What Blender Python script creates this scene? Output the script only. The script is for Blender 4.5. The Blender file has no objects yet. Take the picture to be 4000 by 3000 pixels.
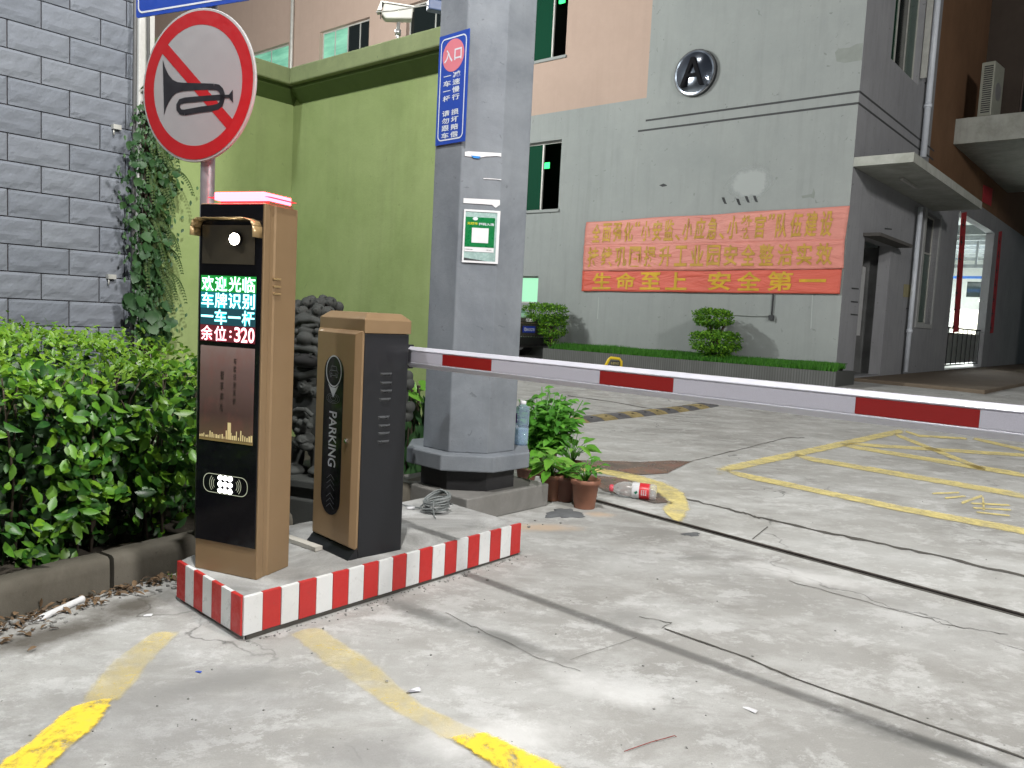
import bpy, math, random
from math import sin, cos, tan, pi, radians, sqrt, atan2
from mathutils import Vector, Matrix, noise
random.seed(7)
SC = bpy.context.scene
COL = SC.collection

# ------------------------------------------------------------------ camera
FPX, PITCH, ROLL, CAMH = 3100.0, radians(4.9), radians(2.9), 1.25
_r0 = Vector((1, 0, 0)); _u0 = Vector((0, sin(PITCH), cos(PITCH))); _f0 = Vector((0, cos(PITCH), -sin(PITCH)))
_R = _r0 * cos(ROLL) + _u0 * sin(ROLL)
_U = _u0 * cos(ROLL) - _r0 * sin(ROLL)
CAM = Vector((0, 0, CAMH))
cd = bpy.data.cameras.new('camera'); cam = bpy.data.objects.new('camera', cd); COL.objects.link(cam)
cd.sensor_width = 36; cd.lens = FPX / 4000 * 36; cd.clip_start = 0.05; cd.clip_end = 400
cam.matrix_world = Matrix(((_R.x, _U.x, -_f0.x, 0), (_R.y, _U.y, -_f0.y, 0), (_R.z, _U.z, -_f0.z, CAMH), (0, 0, 0, 1)))
SC.camera = cam

# ------------------------------------------------------------------ world, lights, exposure
w = bpy.data.worlds.new('World'); SC.world = w; w.use_nodes = True
nt = w.node_tree; nt.nodes.clear()
sky = nt.nodes.new('ShaderNodeTexSky'); sky.sky_type = 'NISHITA'; sky.sun_disc = False
sky.sun_elevation = radians(35); sky.sun_rotation = radians(-60)
hs = nt.nodes.new('ShaderNodeHueSaturation'); hs.inputs['Saturation'].default_value = 0.35
bg = nt.nodes.new('ShaderNodeBackground'); bg.inputs['Strength'].default_value = 0.016
wo = nt.nodes.new('ShaderNodeOutputWorld')
nt.links.new(sky.outputs[0], hs.inputs['Color']); nt.links.new(hs.outputs[0], bg.inputs[0]); nt.links.new(bg.outputs[0], wo.inputs[0])

def lamp(name, loc, aim, energy, size, col, kind='AREA', spread=None):
    l = bpy.data.lights.new(name, kind); l.energy = energy; l.color = col
    if kind == 'AREA':
        l.shape = 'DISK'; l.size = size
        if spread: l.spread = radians(spread)
    else: l.shadow_soft_size = size
    o = bpy.data.objects.new(name, l); COL.objects.link(o); o.location = loc
    d = Vector(aim) - Vector(loc); o.rotation_euler = d.to_track_quat('-Z', 'Y').to_euler()
    return o
# street lamps of the gate and of the yard (all above the frame)
lamp('gate_lamp', (-0.4, 1.5, 6.3), (0.6, 4.2, 0), 1450, 0.07, (1.0, 0.98, 0.945), 'POINT')
lamp('road_lamp', (9.5, -4.0, 9.0), (0.6, 4.2, 0), 7600, 0.9, (1.0, 0.97, 0.93), 'POINT')
lamp('left_street_lamp', (-6.2, 1.6, 7.2), (-0.5, 4.5, 0.6), 950, 0.25, (0.93, 0.97, 1.0), 'POINT')
lamp('yard_lamp', (-9.5, 15.5, 9.0), (4.0, 18.0, 3.0), 6300, 0.25, (0.98, 1.0, 0.96), 'POINT')
sn = bpy.data.lights.new('moon', 'SUN'); sn.energy = 0.12; sn.angle = radians(0.5); sn.color = (1, 0.96, 0.9)
so = bpy.data.objects.new('moon', sn); COL.objects.link(so); so.rotation_euler = (radians(50), 0, radians(-65))
vs = SC.view_settings; vs.view_transform = 'Standard'; vs.look = 'None'; vs.exposure = 0.0; vs.gamma = 1; vs.use_curve_mapping = False
SC.render.engine = 'CYCLES'; SC.cycles.use_denoising = True; SC.cycles.max_bounces = 6; SC.cycles.sample_clamp_indirect = 4

# ------------------------------------------------------------------ photo -> place
def ray(px, py):
    d = _f0 * FPX + _R * (px - 2000) - _U * (py - 1500)
    return d.normalized()
def gz(x, y):                        # height of the ground: flat at the gate, rising gently into the yard
    t = min(1, max(0, (y - 11.0) / 5.0)); return 0.2 * t * t * (3 - 2 * t)
def gp(px, py, z=None):
    d = ray(px, py)
    if z is not None:
        t = (z - CAMH) / d.z; return CAM + d * t
    zz = 0.0
    for _ in range(25):
        t = (zz - CAMH) / d.z; p = CAM + d * t; zz = gz(p.x, p.y)
    return p
class Frame:                         # a vertical plane: origin, heading of its local x; local y points away
    def __init__(s, P, th): s.P = Vector((P[0], P[1], 0)); s.th = th; s.c = cos(th); s.s = sin(th)
    def px(s, px, py, v=0.0):
        d = ray(px, py); n = Vector((-s.s, s.c, 0)); t = (v - (CAM - s.P).dot(n)) / d.dot(n)
        q = CAM + d * t; e = q - s.P
        return e.x * s.c + e.y * s.s, q.z
    def depth(s, x, px, py):         # local y at which the ray meets the plane local x = x
        d = ray(px, py); n = Vector((s.c, s.s, 0)); t = (x - (CAM - s.P).dot(n)) / d.dot(n)
        q = CAM + d * t; e = q - s.P
        return -e.x * s.s + e.y * s.c, q.z
    def w(s, x, y, z=0.0): return Vector((s.P.x + x * s.c - y * s.s, s.P.y + x * s.s + y * s.c, z))

# ------------------------------------------------------------------ materials
def _new(name):
    m = bpy.data.materials.new(name); m.use_nodes = True; nt = m.node_tree
    b = nt.nodes['Principled BSDF']; return m, nt, b
def N(nt, t, **kw):
    n = nt.nodes.new(t)
    for k, v in kw.items():
        if k in n.inputs: n.inputs[k].default_value = v
        else: setattr(n, k, v)
    return n
def noise_node(nt, vec, scale, detail=5, rough=0.6, dist=0):
    n = N(nt, 'ShaderNodeTexNoise', Scale=scale, Detail=detail, Roughness=rough, Distortion=dist)
    nt.links.new(vec, n.inputs['Vector']); return n.outputs['Fac']
def ramp(nt, fac, stops):
    r = nt.nodes.new('ShaderNodeValToRGB'); e = r.color_ramp.elements
    while len(e) < len(stops): e.new(0.5)
    for i, (p, c) in enumerate(stops):
        e[i].position = p; e[i].color = (c, c, c, 1) if isinstance(c, (int, float)) else (*c, 1)
    nt.links.new(fac, r.inputs[0]); return r.outputs[0]
def mixc(nt, fac, a, b, mode='MIX'):
    m = nt.nodes.new('ShaderNodeMix'); m.data_type = 'RGBA'; m.blend_type = mode
    for k, v in ((0, fac), (6, a), (7, b)):
        if hasattr(v, 'is_linked') or hasattr(v, 'links'): nt.links.new(v, m.inputs[k])
        elif k == 0: m.inputs[0].default_value = v
        else: m.inputs[k].default_value = (*v, 1)
    return m.outputs[2]
def bump(nt, b, h, strength=0.3, dist=0.01):
    n = N(nt, 'ShaderNodeBump', Strength=strength, Distance=dist); nt.links.new(h, n.inputs['Height']); nt.links.new(n.outputs[0], b.inputs['Normal'])
def coords(nt, kind='Object'):
    t = nt.nodes.new('ShaderNodeTexCoord'); return t.outputs[kind]
def stretched(nt, vec, sx, sy, sz, rot=0):
    m = N(nt, 'ShaderNodeMapping'); m.inputs['Scale'].default_value = (sx, sy, sz); m.inputs['Rotation'].default_value = (0, 0, rot)
    nt.links.new(vec, m.inputs[0]); return m.outputs[0]
def worldpos(nt):
    g = nt.nodes.new('ShaderNodeNewGeometry'); return g.outputs['Position']
def plain(name, col, rough=0.5, metal=0, var=0.12, scale=8, bmp=0.0, spec=0.5, bscale=60, coat=0):
    m, nt, b = _new(name)
    v = worldpos(nt)
    f = noise_node(nt, v, scale, 6, 0.65)
    dark = tuple(c * (1 - var) for c in col); lite = tuple(min(1, c * (1 + var)) for c in col)
    nt.links.new(ramp(nt, f, [(0.3, dark), (0.7, lite)]), b.inputs['Base Color'])
    f2 = noise_node(nt, v, scale * 4, 4, 0.6)
    nt.links.new(ramp(nt, f2, [(0.3, max(0, rough - 0.07)), (0.7, min(1, rough + 0.09))]), b.inputs['Roughness'])
    b.inputs['Metallic'].default_value = metal; b.inputs['Specular IOR Level'].default_value = spec
    if coat: b.inputs['Coat Weight'].default_value = coat; b.inputs['Coat Roughness'].default_value = 0.15
    if bmp: bump(nt, b, noise_node(nt, v, bscale, 6, 0.7), bmp, 0.004)
    return m
def emis(name, col, strength, base=(0.02, 0.02, 0.02)):
    m, nt, b = _new(name); b.inputs['Base Color'].default_value = (*base, 1)
    b.inputs['Emission Color'].default_value = (*col, 1); b.inputs['Emission Strength'].default_value = strength
    return m
def plaster(name, col, blotch=(0.5, 0.5, 0.5), amt=0.35, scale=1.2, rough=0.85, streak=0.3, spot=0.0):
    """painted render with blotches, rain streaks and fine tooth"""
    m, nt, b = _new(name); v = worldpos(nt)
    big = noise_node(nt, v, scale, 7, 0.65, 0.4)
    c = mixc(nt, ramp(nt, big, [(0.35, 0.0), (0.75, amt)]), col, tuple(a * s for a, s in zip(col, blotch)))
    st = noise_node(nt, stretched(nt, v, 6, 6, 0.5), 1.0, 5, 0.6)
    c = mixc(nt, ramp(nt, st, [(0.5, 0.0), (0.78, streak)]), c, tuple(a * 0.6 for a in col))
    med = noise_node(nt, v, scale * 7, 6, 0.7)
    c = mixc(nt, ramp(nt, med, [(0.45, 0.0), (0.8, 0.22)]), c, tuple(min(1, a * 1.25) for a in col))
    if spot:
        sp = noise_node(nt, v, scale * 14, 3, 0.5, 1.0)
        c = mixc(nt, ramp(nt, sp, [(0.68, 0.0), (0.74, spot)]), c, tuple(a * 0.4 for a in col))
    nt.links.new(c, b.inputs['Base Color']); b.inputs['Roughness'].default_value = rough
    b.inputs['Specular IOR Level'].default_value = 0.25
    bump(nt, b, noise_node(nt, v, 45, 8, 0.75), 0.35, 0.006)
    return m

# ------------------------------------------------------------------ mesh helpers
class MB:
    def __init__(s): s.v = []; s.f = []; s.m = []; s.sm = []
    def face(s, pts, m=0, smooth=False):
        k = len(s.v); s.v += [tuple(p) for p in pts]; s.f.append(tuple(range(k, k + len(pts)))); s.m.append(m); s.sm.append(smooth)
    def add(s, vs, fs, m=0, smooth=False):
        k = len(s.v); s.v += [tuple(p) for p in vs]
        for f in fs: s.f.append(tuple(i + k for i in f)); s.m.append(m); s.sm.append(smooth)
    def box(s, x0, x1, y0, y1, z0, z1, m=0):
        vs = [(x, y, z) for z in (z0, z1) for y in (y0, y1) for x in (x0, x1)]
        s.add(vs, [(0, 2, 3, 1), (4, 5, 7, 6), (0, 1, 5, 4), (1, 3, 7, 5), (3, 2, 6, 7), (2, 0, 4, 6)], m)
    def prism(s, poly, a0, a1, axis='z', m=0, smooth=False):
        """poly = 2-D outline extruded from a0 to a1 along an axis"""
        n = len(poly)
        def P(p, a): return (p[0], p[1], a) if axis == 'z' else ((p[0], a, p[1]) if axis == 'y' else (a, p[0], p[1]))
        vs = [P(p, a0) for p in poly] + [P(p, a1) for p in poly]
        k = len(s.v); s.v += vs
        s.f.append(tuple(k + i for i in reversed(range(n)))); s.m.append(m); s.sm.append(False)
        s.f.append(tuple(k + n + i for i in range(n))); s.m.append(m); s.sm.append(False)
        for i in range(n):
            j = (i + 1) % n; s.f.append((k + i, k + j, k + n + j, k + n + i)); s.m.append(m); s.sm.append(smooth)
    def tube(s, path, r, seg=8, m=0, cap=True, radii=None):
        path = [Vector(p) for p in path]; rings = []; pa = None
        for i, p in enumerate(path):
            d = (path[min(i + 1, len(path) - 1)] - path[max(i - 1, 0)]).normalized()
            if pa is None: pa = d.cross(Vector((0, 0, 1))) if abs(d.z) < 0.9 else d.cross(Vector((1, 0, 0)))
            a = pa - d * pa.dot(d)
            if a.length < 1e-4: a = d.orthogonal()
            a.normalize(); pa = a; b = d.cross(a).normalized()
            rr = radii[i] if radii else r
            rings.append([p + a * cos(2 * pi * k / seg) * rr + b * sin(2 * pi * k / seg) * rr for k in range(seg)])
        k0 = len(s.v)
        for rg in rings: s.v += [tuple(q) for q in rg]
        for i in range(len(rings) - 1):
            for k in range(seg):
                a = k0 + i * seg + k; b = k0 + i * seg + (k + 1) % seg
                s.f.append((a, b, b + seg, a + seg)); s.m.append(m); s.sm.append(True)
        if cap:
            s.f.append(tuple(k0 + k for k in reversed(range(seg)))); s.m.append(m); s.sm.append(False)
            e = k0 + (len(rings) - 1) * seg; s.f.append(tuple(e + k for k in range(seg))); s.m.append(m); s.sm.append(False)
    def lathe(s, prof, seg=24, m=0, smooth=True, cx=0, cy=0):
        """profile [(r, z)] turned about z"""
        k0 = len(s.v); n = len(prof)
        for r, z in prof:
            for k in range(seg): s.v.append((cx + r * cos(2 * pi * k / seg), cy + r * sin(2 * pi * k / seg), z))
        for i in range(n - 1):
            for k in range(seg):
                a = k0 + i * seg + k; b = k0 + i * seg + (k + 1) % seg
                s.f.append((a, b, b + seg, a + seg)); s.m.append(m); s.sm.append(smooth)
        s.f.append(tuple(k0 + k for k in reversed(range(seg)))); s.m.append(m); s.sm.append(False)
        s.f.append(tuple(k0 + (n - 1) * seg + k for k in range(seg))); s.m.append(m); s.sm.append(False)
    def ball(s, c, r, seg=12, rings=8, m=0):
        rx, ry, rz = r if isinstance(r, (tuple, list)) else (r, r, r)
        k0 = len(s.v); s.v.append((c[0], c[1], c[2] - rz))
        for i in range(1, rings):
            a = -pi / 2 + pi * i / rings
            for k in range(seg): s.v.append((c[0] + rx * cos(a) * cos(2 * pi * k / seg), c[1] + ry * cos(a) * sin(2 * pi * k / seg), c[2] + rz * sin(a)))
        s.v.append((c[0], c[1], c[2] + rz)); top = len(s.v) - 1
        for k in range(seg): s.f.append((k0, k0 + 1 + (k + 1) % seg, k0 + 1 + k)); s.m.append(m); s.sm.append(True)
        for i in range(rings - 2):
            for k in range(seg):
                a = k0 + 1 + i * seg + k; b = k0 + 1 + i * seg + (k + 1) % seg
                s.f.append((a, b, b + seg, a + seg)); s.m.append(m); s.sm.append(True)
        e = k0 + 1 + (rings - 2) * seg
        for k in range(seg): s.f.append((e + k, e + (k + 1) % seg, top)); s.m.append(m); s.sm.append(True)
    def mesh(s, name, mats):
        me = bpy.data.meshes.new(name); me.from_pydata(s.v, [], s.f)
        for mt in (mats if isinstance(mats, (list, tuple)) else [mats]): me.materials.append(mt)
        me.polygons.foreach_set('material_index', s.m); me.polygons.foreach_set('use_smooth', s.sm); me.update()
        return me
    def build(s, name, mats, parent=None, bevel=0, seg=2):
        return link(name, s.mesh(name, mats), parent, bevel, seg)
def link(name, me, parent=None, bevel=0, seg=2):
    o = bpy.data.objects.new(name, me); COL.objects.link(o)
    if parent is not None: o.parent = parent
    if bevel:
        b = o.modifiers.new('bevel', 'BEVEL'); b.width = bevel; b.segments = seg; b.limit_method = 'ANGLE'; b.angle_limit = radians(35)
        wn = o.modifiers.new('normals', 'WEIGHTED_NORMAL'); wn.keep_sharp = True
    return o
def tag(o, label=None, cat=None, group=None, kind=None):
    if label: o['label'] = label
    if cat: o['category'] = cat
    if group: o['group'] = group
    if kind: o['kind'] = kind
    return o
def thing(name, loc, th, label, cat, group=None):
    o = bpy.data.objects.new(name, None); COL.objects.link(o); o.empty_display_size = 0.1
    o.location = loc; o.rotation_euler = (0, 0, th); return tag(o, label, cat, group)
_tcache = {}
def text_geo(body, off=0.0, res=3):
    key = (body, off)
    if key not in _tcache:
        c = bpy.data.curves.new('lettering', 'FONT'); c.body = body; c.size = 1; c.offset = off; c.resolution_u = res
        c.space_line = 1.0
        o = bpy.data.objects.new('lettering_source', c); COL.objects.link(o)
        dg = bpy.context.evaluated_depsgraph_get(); me = bpy.data.meshes.new_from_object(o.evaluated_get(dg))
        vs = [tuple(v.co) for v in me.vertices]; fs = [tuple(p.vertices) for p in me.polygons]
        bpy.data.objects.remove(o); bpy.data.curves.remove(c); bpy.data.meshes.remove(me)
        _tcache[key] = (vs, fs)
    return _tcache[key]
def text_fit(mb, body, x0, x1, z0, z1, y, m=0, off=0.0, warp=None):
    """lettering filling the rectangle x0..x1, z0..z1 of the plane y"""
    vs, fs = text_geo(body, off)
    if not vs: return
    ax = min(v[0] for v in vs); bx = max(v[0] for v in vs); ay = min(v[1] for v in vs); by = max(v[1] for v in vs)
    out = []
    for v in vs:
        u = (v[0] - ax) / max(1e-6, bx - ax); t = (v[1] - ay) / max(1e-6, by - ay)
        p = (x0 + (x1 - x0) * u, y, z0 + (z1 - z0) * t); out.append(warp(u, t) if warp else p)
    mb.add(out, fs, m)
def cells(xs, zs, hole):
    xs = sorted(set(round(x, 5) for x in xs)); zs = sorted(set(round(z, 5) for z in zs))
    for i in range(len(xs) - 1):
        for j in range(len(zs) - 1):
            cx = (xs[i] + xs[i + 1]) / 2; cz = (zs[j] + zs[j + 1]) / 2
            if not any(h[0] < cx < h[1] and h[2] < cz < h[3] for h in hole): yield xs[i], xs[i + 1], zs[j], zs[j + 1], cx, cz
def holed_wall(mb, x0, x1, z0, z1, holes, depth=0.24, matf=None, cuts_x=(), cuts_z=(), y=0.0):
    xs = [x0, x1, *cuts_x]; zs = [z0, z1, *cuts_z]
    for h in holes: xs += [max(x0, h[0]), min(x1, h[1])]; zs += [max(z0, h[2]), min(z1, h[3])]
    for a, b, c, d, cx, cz in cells(xs, zs, holes):
        mb.face([(a, y, c), (b, y, c), (b, y, d), (a, y, d)], matf(cx, cz) if matf else 0)
    for h in holes:
        a, b, c, d = max(x0, h[0]), min(x1, h[1]), max(z0, h[2]), min(z1, h[3]); yb = y + depth; m = matf((a + b) / 2, c - .01) if matf else 0
        mb.face([(a, y, c), (a, yb, c), (b, yb, c), (b, y, c)], m); mb.face([(a, y, d), (b, y, d), (b, yb, d), (a, yb, d)], m)
        mb.face([(a, y, c), (a, y, d), (a, yb, d), (a, yb, c)], m); mb.face([(b, y, c), (b, yb, c), (b, yb, d), (b, y, d)], m)
# leaves: a folded, pointed blade of 8 triangles
def leaf_verts(pos, d, n, L, W, curl=0.15, fold=0.12):
    d = d.normalized(); s = d.cross(n)
    if s.length < 1e-4: s = d.cross(Vector((0.3, 0.5, 1)))
    s.normalize(); n = s.cross(d)
    out = []
    for t, w in ((0, 0.0), (0.28, 0.82), (0.55, 1.0), (0.82, 0.55), (1, 0)):
        c = pos + d * (L * t) - n * (L * curl * t * t)
        out.append((c, w))
    vs = [out[0][0]]
    for c, w in out[1:4]:
        vs += [c - s * (W / 2 * w) + n * (W * fold * w), c, c + s * (W / 2 * w) + n * (W * fold * w)]
    vs.append(out[4][0])
    return vs
LEAF_F = [(0, 2, 1), (0, 3, 2), (1, 2, 5, 4), (2, 3, 6, 5), (4, 5, 8, 7), (5, 6, 9, 8), (7, 8, 10), (8, 9, 10)]
def add_leaf(mb, pos, d, n, L, W, curl=0.15, fold=0.12, m=0): mb.add(leaf_verts(pos, d, n, L, W, curl, fold), LEAF_F, m, True)
def rnd_dir(): 
    while True:
        v = Vector((random.uniform(-1, 1), random.uniform(-1, 1), random.uniform(-1, 1)))
        if 0.1 < v.length < 1: return v.normalized()
def leaf_mat(name, cols, rough=0.35, trans=0.25, noise_amt=0.2):
    m, nt, b = _new(name)
    oi = nt.nodes.new('ShaderNodeObjectInfo'); g = nt.nodes.new('ShaderNodeNewGeometry')
    a = N(nt, 'ShaderNodeMath', operation='ADD'); nt.links.new(oi.outputs['Random'], a.inputs[0]); nt.links.new(g.outputs['Random Per Island'], a.inputs[1])
    fr = N(nt, 'ShaderNodeMath', operation='FRACT'); nt.links.new(a.outputs[0], fr.inputs[0])
    n = len(cols); c = ramp(nt, fr.outputs[0], [(i / (n - 1), k) for i, k in enumerate(cols)])
    f = noise_node(nt, g.outputs['Position'], 60, 3, 0.6)
    c2 = mixc(nt, ramp(nt, f, [(0.4, 0.0), (0.8, noise_amt)]), c, tuple(x * 1.7 for x in cols[n // 2]))
    nt.links.new(c2, b.inputs['Base Color']); b.inputs['Roughness'].default_value = rough
    tr = nt.nodes.new('ShaderNodeBsdfTranslucent'); nt.links.new(c2, tr.inputs[0])
    mx = N(nt, 'ShaderNodeMixShader', Fac=trans); out = nt.nodes['Material Output']
    nt.links.new(b.outputs[0], mx.inputs[1]); nt.links.new(tr.outputs[0], mx.inputs[2]); nt.links.new(mx.outputs[0], out.inputs[0])
    return m
# ------------------------------------------------------------------ ground
def concrete_ground():
    m, nt, b = _new('concrete_paving'); v = worldpos(nt)
    rot = radians(-40)
    big = noise_node(nt, v, 0.7, 8, 0.62, 0.2)
    c = ramp(nt, big, [(0.34, (0.27, 0.266, 0.252)), (0.5, (0.335, 0.331, 0.315)), (0.66, (0.40, 0.40, 0.388))])
    # dusty white scrapes drawn out along the traffic
    s1 = noise_node(nt, stretched(nt, v, 1.0, 1.7, 1, rot), 1.7, 12, 0.74, 0.25)
    c = mixc(nt, ramp(nt, s1, [(0.46, 0.0), (0.56, 0.4), (0.70, 0.75)]), c, (0.51, 0.515, 0.505))
    s2 = noise_node(nt, v, 6.5, 12, 0.78, 0.2)
    c = mixc(nt, ramp(nt, s2, [(0.54, 0.0), (0.62, 0.38)]), c, (0.60, 0.60, 0.595))
    s3 = noise_node(nt, stretched(nt, v, 1.0, 1.35, 1, rot), 2.7, 15, 0.8, 0.1)
    c = mixc(nt, ramp(nt, s3, [(0.535, 0.0), (0.56, 0.38), (0.7, 0.6)]), c, (0.60, 0.605, 0.60))
    c = mixc(nt, ramp(nt, s3, [(0.34, 0.22), (0.41, 0.0)]), c, (0.20, 0.20, 0.193))
    # grey damp / grime blotches
    d1 = noise_node(nt, v, 1.35, 12, 0.7, 0.15)
    c = mixc(nt, ramp(nt, d1, [(0.54, 0.0), (0.74, 0.42)]), c, (0.21, 0.21, 0.20))
    d2 = noise_node(nt, v, 16, 6, 0.7)
    c = mixc(nt, ramp(nt, d2, [(0.62, 0.0), (0.80, 0.22)]), c, (0.24, 0.24, 0.23))
    # fine aggregate
    fg = noise_node(nt, v, 170, 4, 0.8)
    c = mixc(nt, ramp(nt, fg, [(0.35, 0.22), (0.55, 0.0)]), c, (0.16, 0.16, 0.155))
    c = mixc(nt, ramp(nt, fg, [(0.62, 0.0), (0.75, 0.25)]), c, (0.8, 0.8, 0.79))
    # hairline cracking
    vo = N(nt, 'ShaderNodeTexVoronoi', Scale=0.42, feature='DISTANCE_TO_EDGE')
    wv = nt.nodes.new('ShaderNodeVectorMath'); wv.operation = 'ADD'; nn = N(nt, 'ShaderNodeTexNoise', Scale=3.0, Detail=6); nt.links.new(v, nn.inputs[0])
    sc = nt.nodes.new('ShaderNodeVectorMath'); sc.operation = 'SCALE'; sc.inputs['Scale'].default_value = 0.5; nt.links.new(nn.outputs['Color'], sc.inputs[0])
    nt.links.new(v, wv.inputs[0]); nt.links.new(sc.outputs[0], wv.inputs[1]); nt.links.new(wv.outputs[0], vo.inputs['Vector'])
    gate = ramp(nt, noise_node(nt, v, 0.9, 3), [(0.5, 0.0), (0.56, 1.0)])
    ck = N(nt, 'ShaderNodeMath', operation='MULTIPLY'); nt.links.new(ramp(nt, vo.outputs['Distance'], [(0.0, 0.8), (0.004, 0.0)]), ck.inputs[0]); nt.links.new(gate, ck.inputs[1])
    c = mixc(nt, ck.outputs[0], c, (0.10, 0.10, 0.095))
    # shadows painted in before the island, plus lasting stains: dirt at the left kerb, brown wash by the pots
    def blotch(c, pts, col, amt):
        for (x, y, r, sx, ro) in pts:
            mp = N(nt, 'ShaderNodeMapping'); mp.vector_type = 'TEXTURE'
            mp.inputs['Location'].default_value = (x, y, 0); mp.inputs['Rotation'].default_value = (0, 0, ro); mp.inputs['Scale'].default_value = (r * sx, r, 1000)
            nt.links.new(v, mp.inputs[0]); L = nt.nodes.new('ShaderNodeVectorMath'); L.operation = 'LENGTH'; nt.links.new(mp.outputs[0], L.inputs[0])
            ad = N(nt, 'ShaderNodeMath', operation='ADD'); nz = noise_node(nt, v, 5, 6, 0.7); ml = N(nt, 'ShaderNodeMath', operation='MULTIPLY'); ml.inputs[1].default_value = 0.9
            nt.links.new(nz, ml.inputs[0]); nt.links.new(L.outputs['Value'], ad.inputs[0]); nt.links.new(ml.outputs[0], ad.inputs[1])
            c = mixc(nt, ramp(nt, ad.outputs[0], [(0.6, amt), (1.35, 0.0)]), c, col)
        return c
    def sp(px, py, r, sx=1.0, ro=0.0):
        q = gp(px, py); return (q.x, q.y, r, sx, ro)
    c = blotch(c, [sp(1650, 2400, 0.13, 4, radians(-38)), sp(1980, 2500, 0.13, 4, radians(-38)), sp(1500, 2330, .10, 4, radians(48)), sp(3600, 2900, .12, 6, radians(-33))], (0.155, 0.157, 0.15), 0.8)  # dark bands painted where kiosk, sign pole and boom cast shadow
    c = blotch(c, [sp(250, 2470, 0.22, 3.2, radians(50)), sp(520, 2360, .2, 2, radians(50))], (0.085, 0.075, 0.06), 0.85)
    c = blotch(c, [sp(2120, 2060, 0.22, 2.5, radians(10)), sp(2350, 2010, .15, 1.5, 0)], (0.52, 0.40, 0.29), 0.8)
    c = blotch(c, [sp(2450, 2420, 0.24, 1.5, 0.2), sp(2700, 2180, 0.1, 3, radians(20)), sp(950, 2650, .2, 3, radians(30))], (0.21, 0.21, 0.2), 0.6)  # first: round sign's cast shadow painted in; others plain darker patches
    c = blotch(c, [sp(600, 2800, .75, 1.5, 0.3), sp(1500, 2950, .3, 2, 0)], (0.23, 0.228, 0.225), 0.5)  # weaker light towards the lower left painted in as darker concrete
    c = blotch(c, [sp(1950, 2880, 0.25, 2.4, 0.3), sp(3150, 2250, 0.25, 3, radians(-30)), sp(2400, 2700, .2, 3, radians(-30))], (0.68, 0.68, 0.67), 0.6)
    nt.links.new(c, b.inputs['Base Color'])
    nt.links.new(ramp(nt, d1, [(0.4, 0.85), (0.75, 0.6)]), b.inputs['Roughness']); b.inputs['Specular IOR Level'].default_value = 0.3
    n1 = N(nt, 'ShaderNodeBump', Strength=0.5, Distance=0.003); nt.links.new(fg, n1.inputs['Height'])
    n2 = N(nt, 'ShaderNodeBump', Strength=0.35, Distance=0.008); nt.links.new(s2, n2.inputs['Height']); nt.links.new(n1.outputs[0], n2.inputs['Normal'])
    nt.links.new(n2.outputs[0], b.inputs['Normal'])
    return m
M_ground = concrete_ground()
def ground_sheet():
    xs = [-90, -50, -30, -20] + [i * 1.0 for i in range(-15, 31)] + [40, 60, 90]
    ys = [-40, -20, -10, -5, 0, 3, 6, 9, 10.5] + [11 + i * .25 for i in range(21)] + [18, 22, 30, 45, 70, 110]
    mb = MB(); vs = [(x, y, gz(x, y)) for y in ys for x in xs]; n = len(xs)
    mb.add(vs, [(j * n + i, j * n + i + 1, (j + 1) * n + i + 1, (j + 1) * n + i) for j in range(len(ys) - 1) for i in range(n - 1)], 0, True)
    return tag(mb.build('ground', M_ground), kind='structure')
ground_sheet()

def sheet(name, polys, mat, lift=0.004, sub=10):
    """flat marks lying on the ground; each poly is (left side px list, right side px list)"""
    mb = MB(); edge = []
    for L, Rr in polys:
        def resample(pts):
            pts = [Vector(gp(*p)) for p in pts]; out = []
            seg = len(pts) - 1
            for i in range(seg):
                for k in range(sub): out.append(pts[i].lerp(pts[i + 1], k / sub))
            out.append(pts[-1]); return out
        a, c = resample(L), resample(Rr)
        k0 = len(mb.v); W = 6
        for ii, (p, q) in enumerate(zip(a, c)):
            for k in range(W + 1):
                edge.append(min(k, W - k, min(ii, len(a) - 1 - ii) * (3 if len(a) > 12 else 6)) / (W / 2)); r = p.lerp(q, k / W); mb.v.append((r.x, r.y, gz(r.x, r.y) + lift))
        for i in range(len(a) - 1):
            for k in range(W):
                s = k0 + i * (W + 1) + k; mb.f.append((s, s + 1, s + W + 2, s + W + 1)); mb.m.append(0); mb.sm.append(True)
    o = mb.build(name, mat); at = o.data.attributes.new('edge', 'FLOAT', 'POINT'); at.data.foreach_set('value', [min(1.0, e) for e in edge])
    return tag(o, kind='structure')
def stroke(p0, p1, w0, w1):
    """two sides of a stroke of given pixel half-heights"""
    return ([(p0[0], p0[1] - w0), (p1[0], p1[1] - w1)], [(p0[0], p0[1] + w0), (p1[0], p1[1] + w1)])
def poly_stroke(pts, hw):
    L = []; Rr = []
    for i, p in enumerate(pts):
        a = pts[max(0, i - 1)]; c = pts[min(len(pts) - 1, i + 1)]; dx, dy = c[0] - a[0], c[1] - a[1]; l = math.hypot(dx, dy)
        h = hw[i] if isinstance(hw, (list, tuple)) else hw
        nx, ny = dy / l, -dx / l; L.append((p[0] + nx * h, p[1] + ny * h)); Rr.append((p[0] - nx * h, p[1] - ny * h))
    return (L, Rr)
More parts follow.
